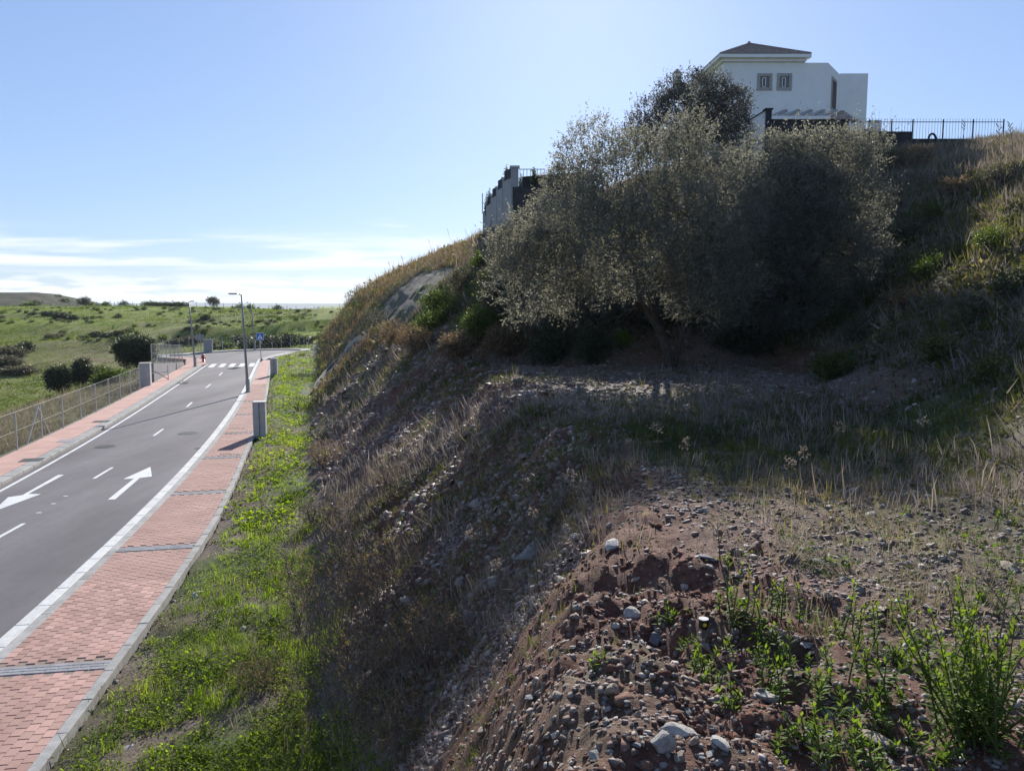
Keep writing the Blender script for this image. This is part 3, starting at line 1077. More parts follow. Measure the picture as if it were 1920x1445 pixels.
# ------------------------------------------------------------------ street furniture
def lamp(base_px, top_px, arm, label):
    x, y = flat(*base_px, z=SZ)
    zt = depth(*top_px, y)[2]
    xt = depth(*top_px, y)[0] - x
    t = thing('street_lamp', label, 'street lamp', (x, y, SZ), 0, 'street lamps along the road')
    h = zt - SZ
    b = MB()
    b.tube([(0, 0, 0), (xt * .33, 0, h * .33), (xt * .66, 0, h * .66), (xt * .97, 0, h - 0.05)], [0.10, 0.085, 0.07, 0.052], 10)
    b.build('pole', M['lampgrey'], t, True)
    b = MB()
    b.box((0, 0, 0.02), (0.36, 0.36, 0.04))
    b.box((0, 0, 0.5), (0.215, 0.215, 0.9))
    b.build('base_plate', M['lampgrey'], t)
    b = MB()
    L_ = abs(arm)
    sg = 1 if arm > 0 else -1
    b.tube([(xt, 0, h - 0.12), (xt + sg * 0.12, 0, h - 0.02), (xt + sg * 0.3, 0, h)], 0.04, 8)
    b.build('arm', M['lampgrey'], t)
    b = MB()
    b.box((xt + sg * (0.28 + (L_ - .3) / 2), 0, h + 0.015), (L_ - 0.2, 0.26, 0.09), bev=0.03)
    hd = b.build('lamp_head', M['lampgrey'], t)
    b = MB()
    b.box((xt + sg * (0.28 + (L_ - .3) / 2), 0, h - 0.038), (L_ - 0.45, 0.19, 0.015))
    b.build('lens', M['white'], hd)
    return t


lamp((465, 735), (452.5, 551), -0.85, 'tall grey street lamp standing on the brick pavement near the pillar')
lamp((366, 687), (354, 565), 0.62, 'grey street lamp at the corner beside the mesh fence and hydrant')
lamp((478, 656), (470.5, 567), -0.62, 'farthest grey street lamp beyond the crossing on the loop edge')

# pedestrian crossing sign
x, y = flat(489.5, 679, SZ)
z = depth(489, 631, y)[2]
t = thing('crossing_sign', 'square blue pedestrian crossing sign on a grey post', 'road sign', (x, y, SZ))
b = MB()
b.tube([(0, 0, 0), (0, 0, z - SZ + 0.42)], 0.04, 8)
b.build('post', M['galv'], t)
b = MB()
zz = z - SZ
b.box((0, -0.055, zz), (0.80, 0.03, 0.80))
pl = b.build('sign_plate', M['white'], t)
b = MB()
b.box((0, -0.073, zz), (0.74, 0.006, 0.74))
b.build('blue_face', M['blue'], pl)
b = MB()
b.add([(-0.31, -0.079, zz - 0.25), (0.31, -0.079, zz - 0.25), (0, -0.079, zz + 0.29)], [(0, 1, 2)])
b.build('white_triangle', M['white'], pl)
b = MB()                                                    # walking figure over stripes
yv = -0.083
def quad2(pts): b.add([(p[0], yv, zz + p[1]) for p in pts], [tuple(range(len(pts)))])
quad2([(0.03 * math.cos(k), 0.13 + 0.03 * math.sin(k)) for k in np.linspace(0, 6.28, 9)[:-1]])
quad2([(-0.035, -0.02), (0.03, -0.02), (0.035, 0.09), (-0.02, 0.09)])
quad2([(-0.035, -0.02), (0.0, -0.02), (-0.06, -0.16), (-0.095, -0.16)])
quad2([(0.0, -0.02), (0.03, -0.02), (0.09, -0.15), (0.055, -0.16)])
quad2([(0.02, 0.08), (0.035, 0.06), (0.10, 0.0), (0.085, -0.012)])
quad2([(-0.02, 0.085), (-0.03, 0.06), (-0.09, 0.01), (-0.10, 0.025)])
for k in range(4):
    quad2([(-0.2 + k * .11, -0.23), (-0.14 + k * .11, -0.23), (-0.13 + k * .1, -0.18), (-0.18 + k * .1, -0.18)])
b.build('pedestrian_symbol', M['black'], pl)

# back of another sign beside the hydrant
x, y = flat(378, 671, SZ)
z = depth(376, 632, y)[2]
t = thing('road_sign', 'grey back of a rectangular sign on a post above the hydrant', 'road sign', (x, y, SZ))
b = MB()
b.tube([(0, 0, 0), (-0.1, 0, z - SZ + 0.5)], 0.045, 8)
b.build('post', M['galv'], t)
b = MB()
b.box((-0.12, 0.06, z - SZ), (0.95, 0.03, 0.68))
b.build('sign_plate', M['lampgrey'], t)
# hydrant
x, y = flat(381.5, 678.5, SZ)
t = thing('fire_hydrant', 'small red fire hydrant at the pavement corner', 'fire hydrant', (x, y, SZ))
b = MB()
b.tube([(0, 0, 0), (0, 0, 0.06), (0, 0, 0.065), (0, 0, 0.62)], [0.2, 0.2, 0.13, 0.13], 12)
b.build('barrel', M['red'], t, True)
b = MB()
b.tube([(0, 0, 0.60), (0, 0, 0.68), (0, 0, 0.80), (0, 0, 0.86)], [0.17, 0.17, 0.11, 0.03], 12)
b.build('bonnet', M['red'], t, True)
for sx in (-1, 1):
    b = MB()
    b.tube([(0.1 * sx, 0, 0.45), (0.24 * sx, 0, 0.45)], 0.07, 10)
    b.build('outlet', M['red'], t)


def cabinet(name, base_px, hgt, wid, dep, label, mat, cat, rz=0.2, group=None, split=True):
    x, y = flat(*base_px, z=0.05)
    t = thing(name, label, cat, (x, y + dep / 2, 0.0), rz, group)
    if split:
        for sx in (-1, 1):
            b = MB()
            b.box((sx * (wid / 4 + 0.003), (0.0 if sx > 0 else -0.05), hgt / 2), (wid / 2 - 0.006, dep - (0 if sx > 0 else 0.0), hgt))
            b.build('pillar_half', mat, t)
    else:
        b = MB()
        b.box((0, 0, hgt / 2), (wid, dep, hgt))
        b.build('body', mat, t)
    b = MB()
    b.box((0, -0.025, hgt + 0.022), (wid + 0.03, dep + 0.08, 0.04), bev=0.01)
    b.build('cap', M['cap'], t)
    if split:
        b = MB()
        b.box((wid * .25, -dep / 2 - 0.006, hgt * 0.62), (wid * 0.34, 0.012, 0.44))
        b.build('door', mat, t)
    return t


cabinet('utility_pillar', (486, 820), 1.72, 0.56, 0.42, 'nearer concrete utility pillar at the pavement edge beside grass', M['concrete'], 'utility pillar', 0.14, 'concrete utility pillars')
cabinet('utility_pillar', (513, 706), 1.62, 0.56, 0.42, 'farther concrete utility pillar at the pavement edge near the crossing', M['concrete'], 'utility pillar', 0.14, 'concrete utility pillars')
x, y = flat(391, 661, 0)
t = thing('utility_cabinet', 'grey utility cabinet standing across the turning loop', 'utility cabinet', (x, y, 0), 0.1)
b = MB(); b.box((0, 0, 0.85), (1.05, 0.5, 1.7)); b.build('body', M['lampgrey'], t)
b = MB(); b.box((0, 0, 1.73), (1.15, 0.6, 0.06)); b.build('roof', M['lampgrey'], t)
for sx in (-1, 1):
    b = MB(); b.box((sx * .26, -0.257, 0.85), (0.48, 0.015, 1.5)); b.build('door', M['lampgrey'], t)

# ------------------------------------------------------------------ chain-link fence on the left
def fence_pts(y0, y1, step):
    ys = np.arange(y0, y1 + 1e-6, step)
    x, y = along(ys, w_lout(ys) - 0.06)
    return [(float(a), float(b_)) for a, b_ in zip(x, y)]


def mesh_fence(name, pts, z0, h, label, sp=0.2, wire=0.0035):
    t = thing(name, label, 'fence', (pts[0][0], pts[0][1], 0))
    o = np.array((pts[0][0], pts[0][1]))
    P = [np.array(p) - o for p in pts]
    zs = z0 if hasattr(z0, '__len__') else [z0] * len(P)
    hs = h if hasattr(h, '__len__') else [h] * len(P)
    post = MB()
    post.tube([(0, 0, -0.3), (0, 0, 1.0)], 0.03, 6)
    pm = post.mesh('post', M['galv'])
    for p, z, hh in zip(P, zs, hs):
        q = obj('post', pm, t, (p[0], p[1], z))
        q.scale = (1, 1, hh + 0.03)
    w = MB()
    for i_ in range(len(P) - 1):
        a_, b_ = P[i_], P[i_ + 1]
        L_ = np.linalg.norm(b_ - a_)
        hh = (hs[i_] + hs[i_ + 1]) / 2
        def pt(s_, k):
            f = s_ / L_
            q = a_ + (b_ - a_) * f
            return (q[0], q[1], zs[i_] * (1 - f) + zs[i_ + 1] * f + 0.03 + k)
        for d in (1, -1):
            s0 = -hh
            while s0 < L_:
                s_a, s_b = s0, s0 + hh
                ka, kb = 0.0, hh
                if s_a < 0: ka += -s_a; s_a = 0
                if s_b > L_: kb -= s_b - L_; s_b = L_
                if s_b - s_a > 0.05:
                    if d > 0: w.tube([pt(s_a, ka), pt(s_b, kb)], wire, 3, cap=False)
                    else: w.tube([pt(s_a, hh - ka), pt(s_b, hh - kb)], wire, 3, cap=False)
                s0 += sp
    w.build('wire_mesh', M['wire'], t)
    for k in (0.02, 0.5, 1.0):
        w = MB()
        w.tube([(p[0], p[1], z + 0.03 + hh * k) for p, z, hh in zip(P, zs, hs)], 0.005, 4)
        w.build('tension_wire', M['wire'], t)
    return t


pts = fence_pts(25.5, 58.5, 3.0)
fence1 = mesh_fence('mesh_fence', pts, SZ - 0.03, 1.62, 'long galvanised chain link fence along the left brick pavement')
px_, py_ = along(37.2, w_lout(37.2) - 0.06)
for dx_, dy_ in ((0, -1.5), (0, 1.5)):
    b = MB()
    q = along(37.2 + dy_, w_lout(37.2) - 0.1)
    o_ = fence1.location
    b.tube([(float(px_) - o_[0], float(py_) - o_[1], SZ + 1.5), (float(q[0]) - o_[0], float(q[1]) - o_[1], SZ - 0.02)], 0.028, 6)
    b.build('brace', M['galv'], fence1)
x, y = flat(274, 722, SZ)
t = thing('gate_pier', 'pale rendered pier ending the long chain link fence', 'pier', (x, y, 0))
b = MB(); b.box((0, 0, 0.9), (0.75, 0.55, 1.85), rz=.25); b.build('body', M['concrete'], t)
b = MB(); b.box((0, 0, 1.855), (0.8, 0.6, 0.06), rz=.25); b.build('cap', M['cap'], t)
# gate leaning between pier and wall
gx, gy = flat(289, 716, SZ)
t = thing('pipe_gate', 'low galvanised pipe gate between the pier and grey wall', 'gate', (gx, gy, SZ))
for p in ([(-0.5, -0.6, 0), (-0.5, -0.6, 1.5)], [(0.35, 1.8, 0), (0.35, 1.8, 1.2)], [(-0.5, -0.6, 1.45), (0.35, 1.8, 0.05)], [(-0.5, -.6, .7), (.35, 1.8, .7)]):
    b = MB(); b.tube(p, 0.035, 6); b.build('bar', M['galv'], t)
# grey wall with fence on top
ysW = np.arange(64.5, 81.6, 2.4)
xw, yw = along(ysW, w_lout(ysW) - 0.12)
t = thing('retaining_wall', 'grey block wall under the second mesh fence near the corner', 'wall', (0, 0, 0))
b = MB()
zt_ = np.linspace(1.62, 0.42, len(ysW))
for i_ in range(len(ysW) - 1):
    q = [(float(xw[i_ + k]), float(yw[i_ + k]), zt_[i_ + k]) for k in (0, 1)]
    dn = Vector((0.24, 0.06, 0))
    vs_ = []
    for k in (0, 1):
        p = Vector(q[k])
        vs_ += [(p.x, p.y, -0.5), (p.x, p.y, p.z), (p.x - .24, p.y - .06, p.z), (p.x - .24, p.y - .06, -2.5)]
    b.add(vs_, [(0, 4, 5, 1), (1, 5, 6, 2), (2, 6, 7, 3), (0, 1, 2, 3)[::-1], (4, 5, 6, 7)])
b.build('block_wall', M['greywall'], t)
mesh_fence('mesh_fence', [(float(a) - 0.12, float(b_) - .03) for a, b_ in zip(xw, yw)], list(zt_), list(np.linspace(1.55, 1.75, len(ysW))), 'short chain link fence standing on the grey block wall', 0.3, 0.005)
# fence along the far side of the loop
pts = [tuple(p + (p - LOOP_C) / np.linalg.norm(p - LOOP_C) * 2.4) for p in LOOP[5:12]]
fp = []
for p, q in zip(pts[:-1], pts[1:]):
    for k in range(3):
        fp.append((p[0] + (q[0] - p[0]) * k / 3, p[1] + (q[1] - p[1]) * k / 3))
mesh_fence('mesh_fence', fp, 0.05, 1.9, 'distant wire fence round the far side of the turning loop', 0.6, 0.005)

# ------------------------------------------------------------------ scattering helpers
def scatter(templates, P, scale, yaw=None, tilt=None, N=None, which=None, rnd=None):
    """merge many small copies of (verts, tris) templates; returns V, F, rnd"""
    n = len(P)
    P = np.asarray(P, float)
    yaw = rng.uniform(0, 2 * np.pi, n) if yaw is None else yaw
    which = rng.integers(0, len(templates), n) if which is None else which
    rnd = rng.random(n) if rnd is None else rnd
    scale = np.asarray(scale, float)
    if scale.ndim == 1:
        scale = np.repeat(scale[:, None], 3, 1)
    up = np.tile((0, 0, 1.0), (n, 1)) if N is None else np.asarray(N, float)
    if tilt is not None:
        up = up + rng.normal(0, 1, (n, 3)) * np.asarray(tilt).reshape(-1, 1)
    up = up / np.linalg.norm(up, axis=1, keepdims=True)
    ref = np.stack([np.cos(yaw), np.sin(yaw), np.zeros(n)], -1)
    ax = ref - up * (ref * up).sum(1, keepdims=True)
    ax /= np.linalg.norm(ax, axis=1, keepdims=True) + 1e-9
    ay = np.cross(up, ax)
    VV, FF, RR, off = [], [], [], 0
    for k, (tv, tf) in enumerate(templates):
        m = which == k
        c = m.sum()
        if not c:
            continue
        tv, tf = np.asarray(tv, float), np.asarray(tf)
        L = tv[None] * scale[m][:, None, :]
        W = L[..., 0:1] * ax[m][:, None] + L[..., 1:2] * ay[m][:, None] + L[..., 2:3] * up[m][:, None] + P[m][:, None]
        nv = len(tv)
        VV.append(W.reshape(-1, 3))
        FF.append((tf[None] + (np.arange(c) * nv)[:, None, None] + off).reshape(-1, tf.shape[1]))
        RR.append(np.repeat(rnd[m], nv))
        off += c * nv
    return np.concatenate(VV), np.concatenate(FF), np.concatenate(RR)


def rock_template(seed, flat_=0.45, rough=0.28):
    """12-vertex angular stone of unit size"""
    r = np.random.default_rng(seed)
    p = (1 + 5 ** 0.5) / 2
    v = np.array([(-1, p, 0), (1, p, 0), (-1, -p, 0), (1, -p, 0), (0, -1, p), (0, 1, p), (0, -1, -p), (0, 1, -p), (p, 0, -1), (p, 0, 1), (-p, 0, -1), (-p, 0, 1)]) / 1.9
    f = np.array([(0, 11, 5), (0, 5, 1), (0, 1, 7), (0, 7, 10), (0, 10, 11), (1, 5, 9), (5, 11, 4), (11, 10, 2), (10, 7, 6), (7, 1, 8),
                  (3, 9, 4), (3, 4, 2), (3, 2, 6), (3, 6, 8), (3, 8, 9), (4, 9, 5), (2, 4, 11), (6, 2, 10), (8, 6, 7), (9, 8, 1)])
    q, _ = np.linalg.qr(r.normal(size=(3, 3)))
    v = v @ q
    v = v * (1 + r.normal(0, rough, (12, 1)))
    v = np.sign(v) * np.abs(v) ** 0.85
    v = v * np.array((0.5, 0.5 * r.uniform(0.55, 0.9), 0.5 * flat_ * r.uniform(0.7, 1.3)))
    return v, f


def slab_template(seed):
    """8-vertex flat shale chip of unit size"""
    r = np.random.default_rng(seed)
    a = np.sort(r.uniform(0, 2 * np.pi, 5))
    a = np.linspace(0, 2 * np.pi, 6)[:-1] + r.normal(0, 0.25, 5)
    rad = r.uniform(0.32, 0.55, 5)
    b = np.stack([np.cos(a) * rad, np.sin(a) * rad * 0.65], -1)
    h = r.uniform(0.07, 0.14)
    v = np.concatenate([np.c_[b, np.full(5, -h)], np.c_[b * r.uniform(0.75, 0.95), h + r.normal(0, 0.025, 5)]])
    f = [(5, 6, 7), (5, 7, 8), (5, 8, 9)]
    for i in range(5):
        j = (i + 1) % 5
        f += [(i, j, 5 + j), (i, 5 + j, 5 + i)]
    return v, np.array(f)


def chunk_template(seed):
    """8-cornered broken stone of unit size"""
    r = np.random.default_rng(seed)
    v = np.array([(x, y, z) for z in (-1, 1) for x, y in ((-1, -1), (1, -1), (1, 1), (-1, 1))], float)
    v *= np.array((0.5, r.uniform(.26, .42), r.uniform(.12, .3)))
    v[4:, :2] *= r.uniform(.45, .85)
    v += r.normal(0, 0.075, (8, 3))
    sh = r.normal(0, .25)
    v[:, 0] += v[:, 2] * sh
    f = [(0, 2, 1), (0, 3, 2), (4, 5, 6), (4, 6, 7)]
    for i in range(4):
        j = (i + 1) % 4
        f += [(i, j, 4 + j), (i, 4 + j, 4 + i)]
    return v, np.array(f)


ROCKS = [chunk_template(100 + k) for k in range(9)]
SLABS = [slab_template(300 + k) for k in range(8)]


def blade_tuft(seed, nb, h, spread, width, lean=0.5, segs=1):
    """tuft of narrow blades, unit height h; triangles only"""
    r = np.random.default_rng(seed)
    V, F = [], []
    for k in range(nb):
        a = r.uniform(0, 2 * np.pi)
        d = np.array((np.cos(a), np.sin(a)))
        b = np.array((r.normal(0, spread), r.normal(0, spread)))
        hh = h * r.uniform(0.45, 1.0)
        ln = r.uniform(0.15, 1.0) * lean * hh
        w = width * r.uniform(0.7, 1.3)
        n = np.array((-d[1], d[0])) * w / 2
        mid = b + d * ln * 0.35
        tip = b + d * ln
        o = len(V)
        V += [(*(b - n), 0), (*(b + n), 0), (*(mid + n * 0.9), hh * 0.6), (*(mid - n * 0.9), hh * 0.6), (*tip, hh)]
        F += [(o, o + 1, o + 2), (o, o + 2, o + 3), (o + 3, o + 2, o + 4)]
    return np.array(V), np.array(F)


def leafy_tuft(seed, nl, h, spread, ll, lw):
    """low ground plant: small broad leaves at all angles"""
    r = np.random.default_rng(seed)
    V, F = [], []
    for k in range(nl):
        c = np.array((r.normal(0, spread), r.normal(0, spread), h * r.uniform(0.1, 1.0) ** 1.0))
        a = r.uniform(0, 2 * np.pi)
        el = r.uniform(-0.2, 0.9)
        d = np.array((np.cos(a) * np.cos(el), np.sin(a) * np.cos(el), np.sin(el)))
        s = np.cross(d, (0, 0, 1.0) + r.normal(0, 0.3, 3))
        s /= np.linalg.norm(s)
        L_, w = ll * r.uniform(0.6, 1.2), lw * r.uniform(0.7, 1.2)
        o = len(V)
        V += [c, c + d * L_ * 0.5 + s * w / 2, c + d * L_, c + d * L_ * 0.5 - s * w / 2]
        F += [(o, o + 1, o + 2), (o, o + 2, o + 3)]
    return np.array(V), np.array(F)


OFF_CHUTE = True


def polar_points(n, az0, az1, r0, r1, keep, power=1.0):
    """random ground points, denser near the viewer; keep(x, y) -> probability"""
    az = np.radians(rng.uniform(az0, az1, n))
    u = rng.random(n)
    r = r0 * (r1 / r0) ** (u ** power)
    x, y = np.sin(az) * r, np.cos(az) * r
    k = keep(x, y) * (1.0 * off_chute(x, y) if OFF_CHUTE else 1.0)
    m = rng.random(n) < k
    x, y, r = x[m], y[m], r[m]
    return np.stack([x, y, height(x, y)], -1), r


def near_crest(x, y): return 1 - 0.85 * np.exp(-((y - 6.8) / 2.6) ** 2) * (x < 2.2)


def zone(x, y):
    s = slope_s(x, y)
    c = np.interp(y, CY, CC)
    d = poly_dist(x, y, PLAT)
    e = x - along_edge_x(y)
    steep = smooth(0.3, 1.2, s) * (1 - smooth(c - 0.3, c + 0.8, s))
    plat = smooth(c - 0.2, c + 0.6, s) * (1 - smooth(-0.5, 1.5, d)) * (y < 40)
    hill = smooth(0.3, 2.5, d) * smooth(c, c + 1.5, s)
    verge = smooth(0.02, 0.15, e) * (1 - smooth(0.0, 0.9, s + 1.3 * fbm(x, y, 1.6, 3, 87)))
    shade_grass = np.exp(-(((y - 12.0) / 3.6) ** 2)) * smooth(c + 0.3, c + 1.4, s)
    return dict(s=s, c=c, d=d, e=e, steep=steep, plat=plat, hill=hill, verge=verge, grassy=shade_grass)


def stuff(name, VFR, mat, label=None):
    V, F, r_ = VFR
    o = obj(name, mesh_np(name, V, F, mat, r_))
    return tag(o, kind='stuff')


CH_ROWS = [((838, 500), (868, 502)), ((790, 515), (845, 520)), ((752, 540), (812, 552)), ((722, 570), (775, 590)), ((705, 598), (748, 618))]
CH_POLY = np.array([pick(*a, fine=False)[:2] for a, _ in CH_ROWS] + [pick(*b_, fine=False)[:2] for _, b_ in CH_ROWS[::-1]])
CHAN = np.array([pick(*q, fine=False)[:2] for q in [(692, 628), (672, 640), (652, 657), (634, 676), (617, 697), (602, 719), (594, 732)]])
def off_chute(x, y):
    d = np.full(np.shape(x), 1e9)
    for a, b_ in zip(CHAN[:-1], CHAN[1:]):
        t = np.clip(((x - a[0]) * (b_[0] - a[0]) + (y - a[1]) * (b_[1] - a[1])) / ((b_ - a) ** 2).sum(), 0, 1)
        d = np.minimum(d, np.hypot(x - a[0] - t * (b_[0] - a[0]), y - a[1] - t * (b_[1] - a[1])))
    # growth right in front of the channel would hide it
    return (poly_dist(x, y, CH_POLY) > 0.15) & (d > 1.5)


# --- loose stone, by far the commonest cover of the bank
def k_stone(x, y):
    z = zone(x, y)
    n = fbm(x, y, 2.2, 3, 202)
    return np.clip(z['plat'] * (0.75 + n) * (1 - 0.65 * z['grassy']) * (1 - 0.3 * np.exp(-(((x - 1.0) / 1.2) ** 2 + ((y - 4.0) / 2.0) ** 2))) + z['steep'] * (0.55 + n) + z['hill'] * np.clip(0.3 + 1.2 * n + 0.5 * (1 - smooth(2, 5, z['d'])), 0, 1) * (1 - smooth(5, 14, z['d']) * 0.6), 0, 1)


P, r = polar_points(48299, -22, 46, 2.4, 60, k_stone, 0.85)
size = 0.012 + 0.0042 * r * rng.lognormal(0, 0.45, len(r)) + 0.010 * rng.lognormal(0, 0.8, len(r))
size = np.clip(size, 0.012, np.minimum(0.012 + 0.014 * r, 0.30))
Nn = normal_at(P[:, 0], P[:, 1])
P = P + Nn * (size * 0.06)[:, None]
stuff('shale_fragments', scatter(SLABS, P, size, N=Nn, tilt=0.22 + 0 * size), M['stone'])
P, r = polar_points(14949, -20, 46, 2.2, 40, lambda x, y: k_stone(x, y) * 0.7 * (1 - 0.75 * np.exp(-(((x - 1.2) / 1.3) ** 2 + ((y - 4.2) / 2.2) ** 2))), 0.8)
size = np.clip((0.005 + 0.0022 * r) * rng.lognormal(0, 0.75, len(r)), 0.006, 0.012 + 0.011 * r)
stuff('gravel', scatter(ROCKS, P - np.array((0, 0, 0.12)) * size[:, None], size, N=normal_at(P[:, 0], P[:, 1]), tilt=0.3 + 0 * size), M['stone'])
# shingly shale of the cut face
P, r = polar_points(34000, -21, 6, 7, 62, lambda x, y: zone(x, y)['steep'] * np.clip(0.6 + 1.1 * fbm(x, y, 1.6, 3, 212), 0, 1), 1.0)
size = np.clip(0.03 + 0.0052 * r * rng.lognormal(0, 0.5, len(r)), 0.02, 0.38)
Nn = normal_at(P[:, 0], P[:, 1]) * 0.45 + np.array((0, 0, 0.9))
size = size * 1.25
stuff('cut_face_shale', scatter(SLABS, P, size, N=Nn, tilt=0.36 + 0 * size, rnd=rng.random(len(r)) ** 1.05), M['shale'])
P, r = polar_points(32000, -36, -3, 8.6, 90, lambda x, y: zone(x, y)['verge'] * np.clip(0.15 + 1.1 * fbm(x, y, 2.2, 3, 93), 0, 1), 0.9)
VDRY = (P, r)
# stones strewn along the verge
P, r = polar_points(34000, -36, -5, 8.5, 60, lambda x, y: zone(x, y)['verge'] * np.clip(0.3 - 0.25 * zone(x, y)['e'] + 0.9 * fbm(x, y, 1.1, 3, 71), 0, 1))
size = np.clip(0.02 + 0.0025 * r * rng.lognormal(0, 0.5, len(r)), 0.02, 0.16)
stuff('verge_gravel', scatter(SLABS + ROCKS, P, size, tilt=0.2 + 0 * size), M['stone'])

# --- grasses and ground cover
def simple_tuft(seed, nb, h, spread, width, lean):
    r = np.random.default_rng(seed)
    V, F = [], []
    for k in range(nb):
        a = r.uniform(0, 2 * np.pi)
        d = np.array((np.cos(a), np.sin(a)))
        b = np.array((r.normal(0, spread), r.normal(0, spread)))
        hh = h * r.uniform(.45, 1)
        n = np.array((-d[1], d[0])) * width / 2
        V += [(*(b - n), 0), (*(b + n), 0), (*(b + d * lean * hh * r.random()), hh)]
        F.append((3 * k, 3 * k + 1, 3 * k + 2))
    return np.array(V), np.array(F)


FAR = [simple_tuft(380 + k, 8, 0.16, 0.07, 0.022, 0.9) for k in range(5)]
FARDRY = [simple_tuft(390 + k, 8, 0.30, 0.09, 0.016, 0.9) for k in range(5)]
FARLEAF = [leafy_tuft(370 + k, 7, 0.09, 0.075, 0.085, 0.055) for k in range(4)]


def lod(near, far, P, r, sc, N, rnd, name, mat, split=20, tilt=0.15):
    k = r < split
    parts = []
    for m_, T in ((k, near), (~k, far)):
        if m_.any():
            parts.append(scatter(T, P[m_], sc[m_], N=None if N is None else N[m_], tilt=tilt + 0 * sc[m_], rnd=rnd[m_]))
    off, V, F, Rr = 0, [], [], []
    for v, f, q in parts:
        V.append(v); F.append(f + off); Rr.append(q)
        off += len(v)
    return stuff(name, (np.concatenate(V), np.concatenate(F), np.concatenate(Rr)), mat)


LEAFY = [leafy_tuft(400 + k, 17, 0.08, 0.07, 0.046, 0.026) for k in range(5)]
GRASS = [blade_tuft(430 + k, 9, 0.14, 0.055, 0.008, 0.9) for k in range(5)]
TALL = [blade_tuft(460 + k, 7, 0.42, 0.05, 0.010, 0.45) for k in range(4)]
DRY = [blade_tuft(480 + k, 8, 0.30, 0.08, 0.008, 0.9) for k in range(5)]


def k_verge(x, y):
    z = zone(x, y)
    n = fbm(x, y, 1.3, 3, 71)
    near_edge = smooth(-0.1, 0.9, z['e'] + 0.8 * n)
    return np.clip(z['verge'] * near_edge * (0.85 - 2.2 * np.clip(n - 0.05, 0, 1) - 1.2 * np.clip(fbm(x, y, 3.5, 2, 92) - .15, 0, 1)), 0, 1)


P, r = polar_points(62000, -36, -3, 8.6, 95, k_verge, 0.9)
sc = (0.75 + 0.012 * r) * rng.lognormal(0, 0.28, len(r))
hue = np.clip(0.5 + fbm(P[:, 0], P[:, 1], 1.7, 3, 17) * 0.8 + rng.normal(0, 0.18, len(r)), 0, 1)
m = fbm(P[:, 0], P[:, 1], 0.9, 2, 29) + rng.normal(0, 0.15, len(r)) > -0.12
lod(LEAFY, FARLEAF, P[m], r[m], sc[m], None, hue[m], 'verge_weeds', M['grass'], 22)
lod(GRASS, FAR, P[~m], r[~m], sc[~m] * 0.85, None, hue[~m], 'verge_grass', M['grass'], 20)


P, r = VDRY
sc = (0.42 + 0.01 * r) * rng.lognormal(0, 0.3, len(r))
lod(DRY, FARDRY, P, r, sc, None, rng.random(len(r)), 'verge_straw', M['straw'], 18)


def k_slope(x, y):
    z = zone(x, y)
    n = fbm(x, y, 1.8, 3, 303)
    n2 = fbm(x, y, 5.0, 2, 305)
    return np.clip(z['plat'] * (0.02 + 0.95 * z['grassy'] + 0.2 * np.clip(n, 0, 1) * smooth(5, 9, y)) + z['steep'] * np.clip(0.44 + 1.5 * n + 0.9 * n2 + 0.15 * smooth(22, 8, y), 0, 1)
                   + z['hill'] * np.clip(0.7 + 1.2 * n + 0.5 * smooth(6, 12, z['d']), 0, 1), 0, 1) * (1 - 0.75 * np.exp(-(((x - 1.2) / 1.6) ** 2 + ((y - 4.5) / 3) ** 2)))


P, r = polar_points(75900, -22, 46, 3.8, 75, lambda x, y: k_slope(x, y) * near_crest(x, y), 0.75)
zz = zone(P[:, 0], P[:, 1])
sc = (0.28 + 0.026 * np.minimum(r, 35)) * rng.lognormal(0, 0.3, len(r))
hue = np.clip(0.46 + fbm(P[:, 0], P[:, 1], 2.6, 3, 47) * 0.9 + rng.normal(0, 0.16, len(r)) + 0.15 * smooth(8, 16, zz['d']) - 0.25 * zz['grassy'], 0, 1)
t_ = rng.random(len(r))
m1 = t_ < 0.45
m2 = (t_ >= 0.45) & (t_ < 0.8)
m3 = (t_ >= 0.8) & (r > 8.5)
Nn = normal_at(P[:, 0], P[:, 1])
Ng = Nn * 0.4 + np.array((0, 0, 0.6))
lod(GRASS, FAR, P[m1], r[m1], sc[m1] * 1.2, Ng[m1], hue[m1], 'slope_grass', M['slopegrass'], 11)
lod(LEAFY, FARLEAF, P[m2], r[m2], sc[m2], Ng[m2], hue[m2], 'slope_weeds', M['slopegrass'], 11)
lod(TALL, FARDRY, P[m3], r[m3], sc[m3] * 0.9, Ng[m3], hue[m3], 'tall_slope_grass', M['slopegrass'], 13)


def k_dry(x, y):
    z = zone(x, y)
    z['steep'] = z['steep'] * smooth(5, 9, y)
    n = fbm(x, y, 2.4, 3, 505)
    return np.clip(z['plat'] * np.clip(0.5 * z['grassy'] + 0.8 * n, 0, 1) * 0.6 + z['steep'] * np.clip(0.34 + 1.3 * n, 0, 1)
                   + z['hill'] * np.clip(smooth(7, 15, z['d']) * 1.0 + 0.6 * n, 0, 1), 0, 1)


P, r = polar_points(48299, -22, 46, 4.5, 75, lambda x, y: k_dry(x, y) * near_crest(x, y), 0.75)
zz = zone(P[:, 0], P[:, 1])
sc = (0.3 + 0.03 * np.minimum(r, 32)) * rng.lognormal(0, 0.35, len(r))
lod(DRY, FARDRY, P, r, sc, normal_at(P[:, 0], P[:, 1]) * 0.4 + np.array((0, 0, 0.6)), rng.random(len(r)), 'dry_grass', M['drygrass'], 12)
